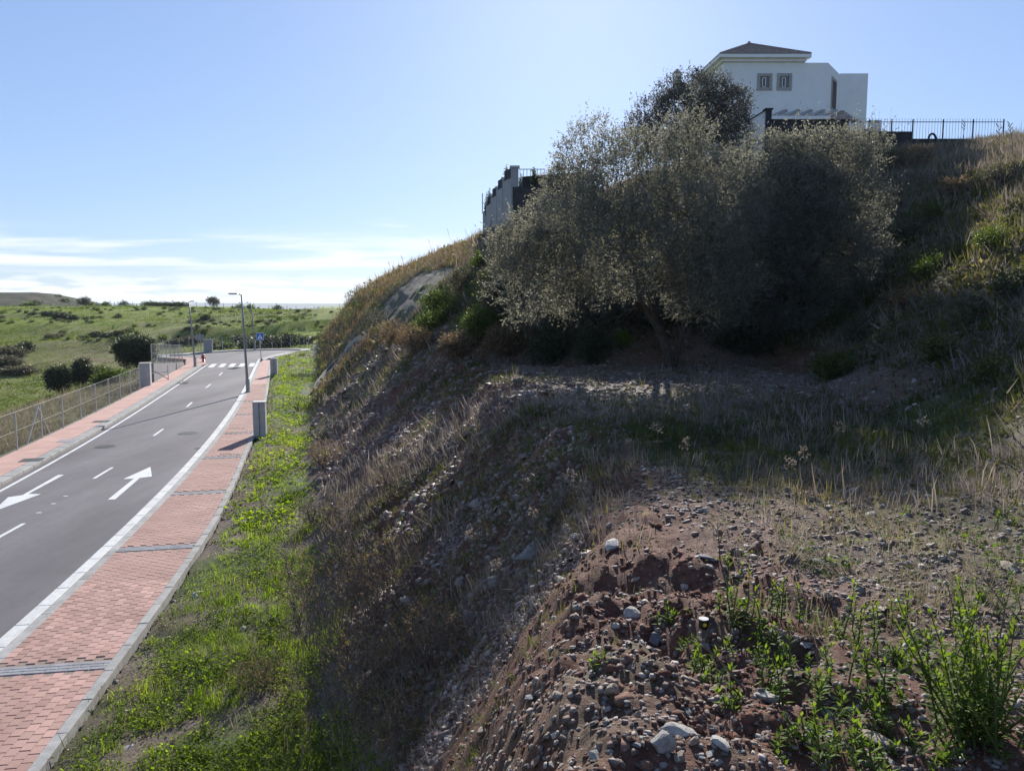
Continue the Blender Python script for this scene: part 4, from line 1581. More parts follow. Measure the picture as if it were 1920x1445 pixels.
# the hill above the terrace: dry straw higher up, green and brown growth lower down
P, r = polar_points(69000, -20, 46, 11, 66, lambda x, y: np.clip(zone(x, y)['hill'] * (1.0 + 0.8 * fbm(x, y, 3, 3, 606)), 0, 1), 0.62)
zz = zone(P[:, 0], P[:, 1])
n = fbm(P[:, 0], P[:, 1], 3.5, 3, 616)
up_ = smooth(5, 13, zz['d'] + 5 * n)
pick_ = rng.random(len(r))
sc = (0.65 + 0.017 * np.minimum(r, 28)) * rng.lognormal(0, 0.35, len(r))
Ng = normal_at(P[:, 0], P[:, 1]) * 0.3 + np.array((0, 0, 0.7))
mdry = pick_ < 0.30 + 0.5 * up_
lod(DRY, FARDRY, P[mdry], r[mdry], sc[mdry], Ng[mdry], rng.random(mdry.sum()), 'hill_straw', M['drygrass'], 12, 0.25)
mg = ~mdry & (pick_ < 0.80)
hue = np.clip(0.5 + n * 0.9 + rng.normal(0, 0.18, len(r)), 0, 1)
lod(LEAFY, FARLEAF, P[mg], r[mg], sc[mg] * 1.1, Ng[mg], hue[mg], 'hill_weeds', M['slopegrass'], 12, 0.2)
mf = ~mdry & ~mg
lod(GRASS, FAR, P[mf], r[mf], sc[mf] * 1.4, Ng[mf], hue[mf], 'hill_grass', M['slopegrass'], 12, 0.2)
# scrubby cover on the far part of the cut
P, r = polar_points(16000, -20, 0, 45, 135, lambda x, y: (zone(x, y)['s'] > 0.5) * np.clip(0.7 + fbm(x, y, 5, 3, 626), 0, 1), 0.9)
sc = 1.5 * rng.lognormal(0, 0.35, len(r)) * (0.5 + r / 90)
m = rng.random(len(r)) < 0.5
lod(DRY, FARDRY, P[m], r[m], sc[m], None, rng.random(m.sum()) * 0.8, 'far_cut_straw', M['brown'], 1, 0.2)
lod(LEAFY, FARLEAF, P[~m], r[~m], sc[~m], None, rng.random((~m).sum()), 'far_cut_weeds', M['slopegrass'], 1, 0.2)
# crumbling red clods on the lip
P, r = polar_points(14000, -8, 20, 2.3, 9, lambda x, y: np.exp(-(((x - 1.0) / 1.1) ** 2 + ((y - 4.2) / 2.4) ** 2)) * np.clip(0.5 + 1.6 * fbm(x, y, .5, 3, 646), 0, 1), 0.9)
size = np.clip((0.006 + 0.0038 * r) * rng.lognormal(0, 0.6, len(r)), 0.008, 0.075)
stuff('soil_clods', scatter(ROCKS, P - np.array((0, 0, 0.1)) * size[:, None], size, N=normal_at(P[:, 0], P[:, 1]), tilt=0.3 + 0 * size), M['clod'])
# fine chips over the gravel near the viewer
P, r = polar_points(17250, 4, 46, 2.6, 10, lambda x, y: zone(x, y)['plat'] * np.clip(0.6 + 0.8 * fbm(x, y, .8, 3, 636), 0, 1) * smooth(1.0, 2.2, x), 0.9)
size = np.clip((0.006 + 0.0028 * r) * rng.lognormal(0, 0.6, len(r)), 0.008, 0.12)
stuff('shale_chips', scatter(SLABS, P, size, N=normal_at(P[:, 0], P[:, 1]), tilt=0.2 + 0 * size), M['stone'])
# dry grass below the left-hand fence
def k_left(x, y):
    dl = -(x - lout_x(y))
    return smooth(0.1, 0.4, dl) * (1 - smooth(14, 30, dl)) * (y < 90) * np.clip(0.6 + fbm(x, y, 3, 3, 15), 0, 1)


P, r = polar_points(30000, -48, -17, 22, 90, k_left, 1.0)
sc = (0.5 + 0.014 * r) * rng.lognormal(0, 0.3, len(r))
stuff('roadside_dry_grass', scatter(FARDRY + FAR, P, sc, tilt=0.15 + 0 * sc), M['straw'])
# meadow tufts over the far field so its surface is not bare
P, r = polar_points(15000, -40, -9, 95, 330, lambda x, y: (poly_dist(x, y, LOOP_OUT) > 2.5) * (slope_s(x, y) < -1) * np.clip(0.55 + 1.1 * fbm(x, y, 18, 3, 35), 0, 1), 1.0)
sc = (0.8 + 0.012 * r) * rng.lognormal(0, 0.35, len(r))
stuff('meadow_tufts', scatter(FAR, P, sc * np.array([[2.0, 2.0, 1.0]]).repeat(len(sc), 0).T[0] if False else np.stack([sc * 1.9, sc * 1.9, sc * 0.7], -1), rnd=np.clip(0.55 + fbm(P[:, 0], P[:, 1], 25, 3, 51) * 0.9 + rng.normal(0, .15, len(r)), 0, 1)), M['meadow'])


# ------------------------------------------------------------------ crowns of leaves
def leaf_cloud(lobes, n, ll, lw, twig=6, droop=0.0, shell=0.55, upshoot=0.0, seed=1):
    """leaf quads grouped in twigs through ellipsoid lobes (cx, cy, cz, rx, ry, rz); returns V, F, rnd"""
    r = np.random.default_rng(seed)
    lob = np.array(lobes, float)
    vol = (lob[:, 3] * lob[:, 4] * lob[:, 5]) ** 0.75
    nt_ = max(1, n // twig)
    li = r.choice(len(lob), nt_, p=vol / vol.sum())
    d = r.normal(size=(nt_, 3))
    d /= np.linalg.norm(d, axis=1, keepdims=True)
    rad = r.random(nt_) ** (1 / 3.0)
    rad = np.where(r.random(nt_) < shell, 0.72 + 0.33 * r.random(nt_), rad)
    # uneven outline
    lump = 1 + 0.22 * np.sin(3.1 * d[:, 0] * 2 + li) * np.cos(2.7 * d[:, 2] * 2 + 1.3 * li)
    c = lob[li, :3] + d * lob[li, 3:] * (rad * lump)[:, None]
    td = d * 0.8 + r.normal(0, 0.45, (nt_, 3)) + np.array((0, 0, 0.45 - droop))
    td /= np.linalg.norm(td, axis=1, keepdims=True)
    tl = ll * twig * 0.42 * r.uniform(0.6, 1.4, nt_) * (1 + upshoot * (r.random(nt_) < 0.12) * (d[:, 2] > 0.2) * 2.2)
    tr = np.clip(r.normal(0.5, 0.22, nt_), 0, 1)
    k = np.repeat(np.arange(nt_), twig)
    f = np.tile((np.arange(twig) + 0.5) / twig, nt_)
    p = c[k] + td[k] * (tl[k] * f)[:, None]
    ld = td[k] * 0.5 + r.normal(0, 0.62, (len(k), 3))
    ld /= np.linalg.norm(ld, axis=1, keepdims=True)
    sd_ = np.cross(ld, r.normal(size=(len(k), 3)))
    sd_ /= np.linalg.norm(sd_, axis=1, keepdims=True) + 1e-9
    L_ = ll * r.uniform(0.65, 1.25, len(k))
    W_ = lw * r.uniform(0.7, 1.2, len(k))
    nrm = np.cross(ld, sd_)
    a = p
    b = p + ld * (L_ * 0.5)[:, None] + sd_ * (W_ / 2)[:, None]
    t = p + ld * L_[:, None] - nrm * (L_ * 0.12)[:, None]
    e = p + ld * (L_ * 0.5)[:, None] - sd_ * (W_ / 2)[:, None]
    V = np.stack([a, b, t, e], 1).reshape(-1, 3)
    F = np.arange(len(V)).reshape(-1, 4)
    rn = np.repeat(np.clip(tr[k] + r.normal(0, 0.14, len(k)), 0, 1), 4)
    return V, F, rn


def limb(mb, p0, p1, r0, r1, wob=0.15, n=6, seed=0):
    r = random.Random(seed)
    p0, p1 = Vector(p0), Vector(p1)
    L_ = (p1 - p0).length
    pts, rad = [], []
    for i in range(n + 1):
        t = i / n
        w = math.sin(math.pi * t) * wob * L_
        pts.append(p0.lerp(p1, t) + Vector((r.uniform(-1, 1), r.uniform(-1, 1), r.uniform(-.5, .8))) * w * 0.5)
        rad.append(r0 + (r1 - r0) * t)
    mb.tube(pts, rad, 7)
    return pts


def tree(name, label, cat, base, stems, lobes, n, ll, lw, leafmat, group=None, seed=1, shell=0.55, upshoot=0.0, twig=6, trunk_r=0.25, barkmat=None):
    """base in world space; stems = list of polylines relative to the base; lobes relative too"""
    t = thing(name, label, cat, tuple(base), 0, group)
    mb = MB()
    for i, st in enumerate(stems):
        rr_ = trunk_r if i == 0 else trunk_r * 0.6
        mb.tube(st, [rr_ * (1.15 - 0.85 * k / (len(st) - 1)) for k in range(len(st))], 8)
    mb.build('trunk', barkmat or M['bark'], t, True)
    mb = MB()
    tips = [Vector(st[-1]) for st in stems] + [Vector(st[len(st) // 2]) for st in stems]
    for i, lb in enumerate(lobes):
        c = Vector(lb[:3])
        s_ = min(tips, key=lambda q: (q - c).length)
        limb(mb, s_, c, trunk_r * 0.30, trunk_r * 0.08, 0.15, 5, seed + i)
        for j in range(5):
            rj = random.Random(seed * 31 + i * 7 + j)
            e = c + Vector((rj.uniform(-1, 1) * lb[3], rj.uniform(-1, 1) * lb[4], rj.uniform(-.5, 1) * lb[5])) * 0.8
            limb(mb, c.lerp(s_, 0.3 * rj.random()), e, trunk_r * 0.1, trunk_r * 0.03, 0.2, 4, seed + i * 13 + j)
    mb.build('limb', barkmat or M['bark'], t, True)
    V, F, rn = leaf_cloud(lobes, n, ll, lw, twig, seed=seed, shell=shell, upshoot=upshoot)
    obj('crown', mesh_np('crown', V, F, leafmat, rn), t)
    return t


def px_lobes(base, rows, Y0):
    """lobes given as picture centre (u, v), depth offset from the tree and radii in photograph pixels"""
    out = []
    for (u, v, dy, ru, rv) in rows:
        c = depth(u, v, Y0 + dy)
        k = (Y0 + dy) / FPX
        out.append((*(c - np.asarray(base)), ru * k, (ru + rv) / 2 * k, rv * k))
    return out


# big olive on the terrace
bA = pick(1255, 690)
TY = float(bA[1])
rowsA = [(978, 455, -0.5, 52, 52), (1010, 520, -1.5, 85, 85), (1068, 370, 0.5, 58, 68), (1105, 295, 0.8, 62, 62), (1085, 450, -1.6, 105, 100), (1170, 340, -1.0, 85, 85),
         (1075, 570, -1.5, 85, 75), (1160, 470, -2.6, 110, 100), (1250, 330, -0.6, 85, 82), (1285, 262, 0.2, 48, 45), (1270, 440, -2.4, 105, 105), (1180, 570, -1.5, 85, 55), (1040, 635, 0.3, 70, 50),
         (960, 575, 0.8, 50, 55), (1350, 380, -1.0, 90, 95), (1330, 520, -1.5, 90, 85), (1120, 640, 1.0, 65, 40), (1300, 600, -1.0, 70, 60), (960, 480, -.5, 45, 55), (1020, 590, 0, 80, 60), (1100, 610, -.5, 70, 45), (1350, 600, 0, 70, 55), (1180, 625, -1.2, 55, 45), (1240, 560, -1.5, 55, 50), (1330, 620, -.8, 55, 50)]
def rel(u, v, dy): return tuple(depth(u, v, TY + dy) - bA)
rowsA = [(u, v, dy + (5.0 if v >= 555 else 0.0), ru, rv) for (u, v, dy, ru, rv) in rowsA]
stemsA = [[(0, 0, -0.3), rel(1252, 660, 0), rel(1232, 610, -0.1), rel(1208, 575, 0), rel(1196, 520, 0.1), rel(1180, 450, 0), rel(1150, 400, 0)],
          [rel(1240, 625, 0), rel(1225, 585, -.3), rel(1212, 520, -.6), rel(1195, 470, -.8), rel(1250, 400, -0.8)],
          [(0.1, 0, -0.2), rel(1275, 640, 0.3), rel(1300, 580, 0.3), rel(1320, 500, 0), rel(1335, 430, -0.3)],
          [rel(1210, 580, 0), rel(1160, 545, 0.2), rel(1090, 500, 0.2), rel(1030, 480, 0)]]
tree('olive_tree', 'large grey green olive tree with forked trunk on the shale terrace', 'tree', bA, stemsA, px_lobes(bA, rowsA, TY), 185000, 0.105, 0.038, M['olive'], 'olive trees on the bank', 3, 0.5, 0.8, 6, 0.16)
# second olive, right of it and a little behind
bB = pick(1500, 600)
TB = float(bB[1]) - 1.0
rowsB = [(1430, 318, 0, 68, 60), (1500, 298, 0.3, 58, 46), (1560, 310, 0.6, 70, 62), (1480, 390, -0.8, 95, 90), (1590, 390, 0, 70, 75), (1540, 470, -0.8, 95, 90), (1430, 480, -1.0, 90, 90), (1470, 570, -0.8, 80, 50),
         (1620, 285, 1.4, 40, 42), (1610, 480, 0.2, 50, 60), (1400, 580, -0.5, 60, 60)]
def relB(u, v, dy): return tuple(depth(u, v, TB + dy) - bB)
stemsB = [[(0, 0, -0.3), relB(1500, 560, 0.2), relB(1495, 510, 0), relB(1500, 440, 0), relB(1510, 380, 0)], [relB(1498, 540, 0), relB(1540, 480, 0), relB(1575, 410, 0)], [relB(1498, 540, 0), relB(1450, 490, -.3), relB(1430, 420, -.3)]]
tree('olive_tree', 'olive tree leaning right over the steep bank below the dark wall', 'tree', bB, stemsB, px_lobes(bB, rowsB, TB), 95000, 0.12, 0.04, M['olive'], 'olive trees on the bank', 5, 0.5, 0.8, 6, 0.2)
# darker tree behind, up by the villa
TC = 44.0
bC = depth(1305, 345, TC)
bC[2] = float(height(bC[0], bC[1])) - 0.1
rowsC = [(1300, 205, 0, 60, 62), (1260, 235, -.3, 50, 60), (1350, 215, 0.2, 52, 58), (1215, 230, 0.3, 32, 45), (1310, 290, -0.8, 75, 60), (1375, 205, 0.3, 32, 38), (1255, 170, 0.2, 25, 22), (1330, 165, 0.4, 28, 22), (1200, 265, 0.2, 30, 40), (1380, 270, 0, 30, 45)]
tree('evergreen_tree', 'dark evergreen tree in front of the white villa, behind the olives', 'tree', bC, [[(0, 0, -.3), tuple(depth(1306, 330, TC) - bC), tuple(depth(1300, 280, TC) - bC), tuple(depth(1302, 220, TC) - bC)], [tuple(depth(1306, 320, TC) - bC), tuple(depth(1270, 260, TC) - bC)]],
     px_lobes(bC, rowsC, TC), 42000, 0.15, 0.055, M['greydark'], None, 9, 0.5, 0.5, 6, 0.2)


def bush(u, v, ru, rv, mat, label, n=5000, ll=0.09, lw=0.035, name='shrub', group=None, seed=0, dy=0.0, upshoot=0.6, cat='shrub', lobes=4, snap=True):
    """shrub whose middle is at (u, v) in the photograph, standing on the ground below it"""
    b = pick(u, v + rv * 0.8)
    Y = float(b[1]) + dy
    k = Y / FPX
    r_ = random.Random(seed + int(u) * 7 + int(v))
    c = depth(u, v, Y) - b
    L_ = [(c[0], c[1], c[2], ru * k * .75, ru * k * .7, rv * k * .75)]
    for i in range(lobes):
        a = r_.uniform(0, 6.28)
        L_.append((c[0] + math.cos(a) * ru * k * 0.55, c[1] + r_.uniform(-.5, .5) * ru * k, c[2] + math.sin(a) * rv * k * 0.5, ru * k * r_.uniform(.3, .5), ru * k * .45, rv * k * r_.uniform(.3, .55)))
    t = thing(name, label, cat, tuple(b), 0, group)
    mb = MB()
    for i, lb in enumerate(L_):
        limb(mb, (r_.uniform(-.05, .05), r_.uniform(-.05, .05), -0.08), lb[:3], 0.035, 0.012, 0.2, 4, seed + i)
    mb.build('stem', M['bark'], t)
    V, F, rn = leaf_cloud(L_, n, ll, lw, 5, seed=seed + int(u), shell=0.45, upshoot=upshoot)
    obj('foliage', mesh_np('foliage', V, F, mat, rn), t)
    return t


BUSHES = [
    (680, 555, 36, 30, 'dark_olive', 'dark leafy shrub on the skyline above the concrete channel', 5000),
    (660, 585, 24, 26, 'shrub', 'dull green shrub hanging low on the skyline edge of the cut', 2500),
    (703, 600, 26, 26, 'greyshrub', 'pale grey twiggy shrub beside the foot of the gravel chute', 2500),
    (832, 575, 44, 38, 'shrub', 'rounded green shrub below the gravel chute, left of the olive', 7000),
    (800, 612, 30, 22, 'shrub', 'low green shrub at the terrace back edge, leftmost below the chute', 3500),
    (905, 612, 48, 30, 'shrub', 'bright green spreading shrub at the back of the terrace', 6500),
    (865, 530, 34, 26, 'greyshrub', 'greyish shrub above the rounded green one on the slope', 3500),
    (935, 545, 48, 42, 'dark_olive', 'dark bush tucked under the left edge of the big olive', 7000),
    (960, 640, 60, 32, 'brown', 'dry brown brush along the back of the shale terrace', 5000),
    (870, 645, 48, 26, 'brown', 'tawny dry brush between the terrace and the green shrubs', 4000),
    (780, 640, 44, 28, 'brown', 'reddish dry brush at the left end of the terrace', 3500),
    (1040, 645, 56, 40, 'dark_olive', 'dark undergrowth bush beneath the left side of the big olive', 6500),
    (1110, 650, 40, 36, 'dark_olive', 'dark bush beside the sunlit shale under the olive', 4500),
    (735, 625, 34, 26, 'brown', 'dry tawny bush just right of the concrete channel', 3000),
    (1165, 640, 15, 17, 'weed', 'small bright green sapling catching sun under the big olive', 700),
    (905, 490, 26, 18, 'shrub', 'green bush at the foot of the stepped terrace wall', 2500),
    (965, 480, 40, 30, 'greyshrub', 'silvery bush below the stepped terrace wall', 4000),
    (1640, 300, 40, 38, 'greyshrub', 'grey green bush under the dark wall corner, right of the olives', 3500),
    (1710, 300, 46, 26, 'brown', 'dry grassy thicket below the low wall of the railings', 4000),
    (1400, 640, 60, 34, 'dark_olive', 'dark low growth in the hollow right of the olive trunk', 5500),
    (555, 700, 18, 12, 'greyshrub', 'low greyish clump in the verge near the far pillar', 900),
    (560, 755, 24, 20, 'greyshrub', 'grey green clump at the foot of the cut beside the verge', 1500),
    (590, 960, 40, 26, 'greyshrub', 'grey twiggy clump where the verge meets the cut', 2500),
    (610, 850, 40, 34, 'brown', 'dry brown clump low on the cut opposite the near pillar', 3000),
    (1560, 690, 40, 26, 'shrub', 'green weeds at the foot of the red hollow', 2500),
]
for (u, v, ru, rv, mt, lab, n) in BUSHES:
    bush(u, v, ru, rv, M[mt], lab, n, 0.10 if v < 700 else 0.05, 0.035 if v < 700 else 0.016, seed=3)

HILLB = [(1700, 430, 30, 20, 'greyshrub', 'grey tuft on the sunlit upper hill, left of the grassy shelf'), (1790, 350, 34, 18, 'brown', 'tawny brush near the hilltop below the railings'), (1870, 330, 30, 18, 'greyshrub', 'grey brush at the hilltop edge right of the railings'),
         (1750, 500, 36, 22, 'shrub', 'green clump halfway up the right-hand bank'), (1860, 450, 34, 22, 'shrub', 'green clump high on the right-hand bank'), (1690, 560, 36, 26, 'brown', 'dry brown clump on the stony bank right of the olives'),
         (1830, 580, 40, 24, 'greyshrub', 'dull grey clump midway on the stony bank'), (1620, 620, 40, 26, 'dark_olive', 'dark clump beside the red hollow'), (1900, 540, 34, 26, 'dark_olive', 'dark clump at the frame edge on the bank'),
         (1760, 660, 44, 22, 'slopegrass', 'shaded green growth low on the bank'), (1880, 700, 44, 24, 'slopegrass', 'shaded grassy clump at the foot of the right bank'), (1660, 380, 40, 30, 'greyshrub', 'silvery brush against the right olive'), (1740, 400, 34, 18, 'shrub', 'bright green tuft on the grassy shelf of the hill')]
for (u, v, ru, rv, mt, lab) in HILLB:
    bush(u, v, ru, rv, M[mt], lab, 1500, 0.09, 0.032, seed=8)

# dead brush along the foot of the near cut
def brush(u, v, w, h, n, label, seed):
    """bundle of fine dry twigs"""
    b = pick(u, v)
    k = float(np.linalg.norm(b - np.array((0, 0, CAM_Z)))) / FPX
    t = thing('dry_bush', label, 'dry bush', tuple(b), 0, 'dead brush at the foot of the cut')
    r_ = np.random.default_rng(seed)
    m = MB()
    for i in range(n):
        a = r_.uniform(0, 6.28)
        L_ = h * k * r_.uniform(0.5, 1.1)
        o_ = np.array((r_.normal(0, w * k * .3), r_.normal(0, w * k * .3), -0.03)) * (0.15 if n < 20 else 1.0)
        d = np.array((math.cos(a) * r_.uniform(.1, .8), math.sin(a) * r_.uniform(.1, .8), 1.0))
        d /= np.linalg.norm(d)
        p1 = o_ + d * L_ * .5 + r_.normal(0, .06, 3) * L_
        p2 = o_ + d * L_ + r_.normal(0, .12, 3) * L_
        m.tube([o_, p1, p2], [0.006, 0.004, 0.0015], 3, cap=False)
        for j in range(4):
            q = p1 + (p2 - p1) * r_.random()
            e = q + (d + r_.normal(0, .6, 3)) * L_ * .28
            m.tube([q, e], [0.003, 0.001], 3, cap=False)
    m.build('twig', M['twig'], t)
    L2 = [(0, 0, h * k * .5, w * k * .5, w * k * .5, h * k * .45)]
    V, F, rn = leaf_cloud(L2, 1500, 0.035, 0.012, 5, seed=seed, shell=.3)
    obj('dry_leaves', mesh_np('dry_leaves', V, F, M['brown'], rn), t)


for i, (u, v, w, h, n, lab) in enumerate([(640, 1210, 150, 190, 110, 'tall tangle of dead brown twigs at the foot of the cut'), (720, 1130, 150, 130, 90, 'brown dry bush higher on the near cut, above the tangled twigs'),
                                          (690, 1330, 170, 150, 110, 'dark dead brush lowest on the near cut'), (560, 1180, 60, 170, 14, 'thin bare branches standing up in the bright verge'),
                                          (650, 1010, 110, 80, 60, 'low dry twigs on the cut above the bright verge'), (480, 1290, 90, 45, 50, 'flattened bundle of grey straw lying in the verge grass'),
                                          (800, 1240, 120, 110, 60, 'sparse dry twigs in the shade left of the red soil'), (760, 1420, 140, 110, 60, 'dead twigs at the bottom in deep shade beside red soil'),
                                          (740, 940, 120, 60, 40, 'short tawny twigs midway up the sunlit part of the cut')]):
    brush(u, v, w, h, n, lab, 60 + i)


# dry stalks with seed heads on the near bank
def stalk(u, v, utop, vtop, label, seed, head=True):
    b = pick(u, v)
    Y = float(b[1])
    tp = depth(utop, vtop, Y) - b
    t = thing('dry_stalk', label, 'dry stalk', tuple(b), 0, 'dry stalks on the bank')
    r_ = np.random.default_rng(seed)
    m = MB()
    mid = tp * 0.5 + r_.normal(0, 0.04, 3)
    m.tube([(0, 0, -0.02), mid, tp], [0.006, 0.004, 0.003], 4)
    for j in range(4):
        f = r_.uniform(.5, 1)
        q = tp * f
        m.tube([q, q + np.array((r_.normal(0, .06), r_.normal(0, .06), r_.uniform(.02, .1)))], [0.003, 0.0015], 3)
    m.build('stem', M['twig'], t)
    if head:
        V, F, rn = leaf_cloud([(tp[0], tp[1], tp[2], .05, .05, .045)], 60, 0.03, 0.012, 3, seed=seed)
        obj('seed_head', mesh_np('seed_head', V, F, M['drygrass'], rn), t)


for i, q in enumerate([(1108, 985, 1070, 890), (965, 1180, 930, 1060), (960, 1140, 880, 1000), (850, 1090, 845, 1065), (895, 1150, 815, 1190), (1010, 1110, 1000, 960), (1500, 940, 1508, 850), (1490, 960, 1480, 870), (1290, 910, 1285, 830),
                       (1240, 900, 1232, 800), (1560, 900, 1575, 800), (1700, 880, 1730, 790), (1350, 1050, 1345, 985), (1780, 1180, 1775, 1090), (1870, 1220, 1850, 1090), (1400, 1290, 1300, 1190)]):
    stalk(*q, ['bent dry stalk with seed head leaning over the red lip', 'pale dry stem rising from the shaded cut', 'long dry stem leaning left across the shaded cut', 'short stalk with a pale seed head on the cut',
               'dry stem bent down over the shaded cut', 'thin upright stalk by the tilted slab', 'tall dry stalk among grass on the shaded terrace', 'dry stalk left of the tall one on the terrace', 'dry stalk in the terrace grass near the shade edge',
               'thin dry stalk at the left of the shaded grass', 'thin stalk behind the tall ones on the terrace', 'leaning stalk near the red mound on the terrace', 'pale stalk standing on the shale pavement', 'thin stem behind the leafy plants',
               'tall bare stem above the big leafy bush', 'fallen pale stem lying across the gravel by the can'][i], 200 + i, head=i not in (4, 15))
def k_low(x, y):
    z = zone(x, y)
    return z['plat'] * smooth(1.2, 2.0, x) * smooth(8.5, 5.0, y) * np.clip(0.15 + 1.3 * fbm(x, y, 1.0, 3, 717), 0, 1)


P, r = polar_points(3449, 8, 46, 2.6, 8.5, k_low, 0.9)
sc = 0.42 * rng.lognormal(0, 0.35, len(r))
lod(DRY, FARDRY, P, r, sc, None, rng.random(len(r)), 'gravel_straw', M['straw'], 50, 0.3)
P, r = polar_points(1954, 8, 46, 2.6, 8.5, k_low, 0.9)
sc = 0.55 * rng.lognormal(0, 0.35, len(r))
lod(LEAFY, FARLEAF, P, r, sc, None, rng.random(len(r)), 'gravel_weeds', M['weed'], 50, 0.2)
# tall dry stems on the skyline
for i, (u, v, ut, vt) in enumerate([(850, 462, 838, 428), (812, 478, 803, 448), (760, 505, 752, 480), (735, 520, 728, 490), (1655, 262, 1672, 200), (1640, 240, 1650, 205), (880, 452, 872, 430), (1900, 300, 1893, 232), (1800, 290, 1808, 228), (1876, 360, 1872, 235)]):
    b = pick(u, v, 120)
    Y = min(float(b[1]), 62)
    b = np.array((b[0], b[1], float(height(b[0], b[1]))))
    tp = depth(ut, vt, b[1]) - b
    t = thing('grass_stem', 'tall dry grass stem standing against the sky', 'grass stem', tuple(b), 0, 'tall stems on the skyline')
    m = MB()
    m.tube([(0, 0, -.1), tp * .5 + np.array((0.04, 0, 0)), tp], [0.016, 0.012, 0.008], 4)
    for j in range(6):
        q = tp * (0.72 + 0.05 * j)
        m.tube([q, q + np.array((0.1 * (-1) ** j, 0, 0.13))], [0.012, 0.02], 3)
    m.build('stem', M['twig'], t)


# ------------------------------------------------------------------ leafy weeds in the foreground
def weed(u, v, vtop, label, stems=4, spread=0.08, ll=0.062, lw=0.014, dens=40, seed=0, name='weed', lean=0.25, cat='plant', mat='weed'):
    b = pick(u, v)
    h = (v - vtop) * float(np.linalg.norm(b - np.array((0, 0, CAM_Z)))) / FPX * 1.08
    t = thing(name, label, cat, tuple(b), 0, 'leafy weeds on the gravel')
    r_ = np.random.default_rng(seed)
    m = MB()
    Vs, Fs, Rs, off = [], [], [], 0
    for i in range(stems):
        a = r_.uniform(0, 6.28)
        hh = h * (1.0 if i == 0 else r_.uniform(0.45, 0.95))
        o_ = np.array((r_.normal(0, spread), r_.normal(0, spread), -0.02))
        tip = o_ + np.array((math.cos(a) * lean * hh * r_.random(), math.sin(a) * lean * hh * r_.random(), hh))
        mid = (o_ + tip) / 2 + r_.normal(0, 0.02, 3)
        m.tube([o_, mid, tip], [0.005, 0.004, 0.002], 4)
        nl = int(dens * (0.5 + hh / h * 0.5))
        for k in range(nl):
            f = 0.12 + 0.88 * (k + r_.random()) / nl
            p = o_ * (1 - f) ** 2 + 2 * mid * f * (1 - f) + tip * f * f
            an = 2.4 * k + r_.normal(0, .3)
            el = 0.35 + 0.9 * f ** 3 + r_.normal(0, .2)
            d = np.array((math.cos(an) * math.cos(el), math.sin(an) * math.cos(el), math.sin(el)))
            s_ = np.cross(d, (0, 0, 1.0)) + r_.normal(0, .25, 3)
            s_ /= np.linalg.norm(s_) + 1e-9
            L_ = ll * r_.uniform(.6, 1.2) * (1 - 0.35 * f)
            w = lw * r_.uniform(.8, 1.2)
            V = np.array([p, p + d * L_ * .45 + s_ * w / 2, p + d * L_ + np.array((0, 0, -L_ * .15)), p + d * L_ * .45 - s_ * w / 2])
            Vs.append(V); Fs.append(np.arange(4) + off); off += 4
            Rs += [np.clip(0.35 + 0.5 * f + r_.normal(0, .15), 0, 1)] * 4
    m.build('stem', M['shrubstem'], t)
    obj('leaves', mesh_np('leaves', np.concatenate(Vs), np.array(Fs), M[mat], Rs), t)
    return t


M['shrubstem'] = simple("green_stem", (0.06, 0.08, 0.025), (0.11, 0.11, 0.045), 12, 0.8, 0.2, bmp=0)
WEEDS = [
    (1388, 1175, 1050, 'tall single green weed with leafy tip, behind the small can', 3, 0.05, 26),
    (1395, 1180, 1105, 'bushy base of green weed right of the small can', 6, 0.07, 22),
    (1462, 1165, 1092, 'upright bright green weed second from the can', 4, 0.05, 26),
    (1447, 1200, 1155, 'short bright green sprout in front of the second weed', 4, 0.03, 20),
    (1615, 1215, 1125, 'bright green weed pair in the middle of the gravel', 6, 0.09, 26),
    (1640, 1290, 1210, 'green weed with dark base right of centre gravel', 6, 0.08, 24),
    (1260, 1178, 1135, 'low yellowish tuft at the top of the red lip', 9, 0.07, 14),
    (1330, 1270, 1215, 'dark green tuft hanging over the red soil', 12, 0.07, 18),
    (1500, 1330, 1240, 'tall thin weed standing before pale stones', 4, 0.06, 24),
    (1455, 1300, 1190, 'spindly weed stems in the lower gravel', 5, 0.09, 20),
    (1570, 1420, 1345, 'yellow green clump at the bottom edge of the gravel', 14, 0.11, 18),
    (1720, 1260, 1205, 'small clump of leaves left of the big green bush', 8, 0.08, 18),
    (1795, 1180, 1140, 'pale green sprig above the big green bush', 4, 0.06, 18),
    (1605, 1345, 1290, 'feathery green plant at the lower gravel', 8, 0.08, 18),
    (1760, 1420, 1385, 'bright green sprout at the bottom under the big bush', 8, 0.05, 16),
    (1890, 980, 955, 'small green plant at the foot of the bank', 8, 0.12, 16),
    (1128, 1245, 1228, 'tiny green rosette on the shaded red soil', 6, 0.03, 10),
    (1900, 1160, 1100, 'pale leafy sprig at the far edge of the gravel', 5, 0.08, 20),
    (1690, 1180, 1120, 'green sprig between the weed pair and the big bush', 3, 0.05, 18),
]
for i, (u, v, vt, lab, ns, sp, de) in enumerate(WEEDS):
    weed(u, v, vt, lab, ns, sp, dens=de, seed=500 + i)
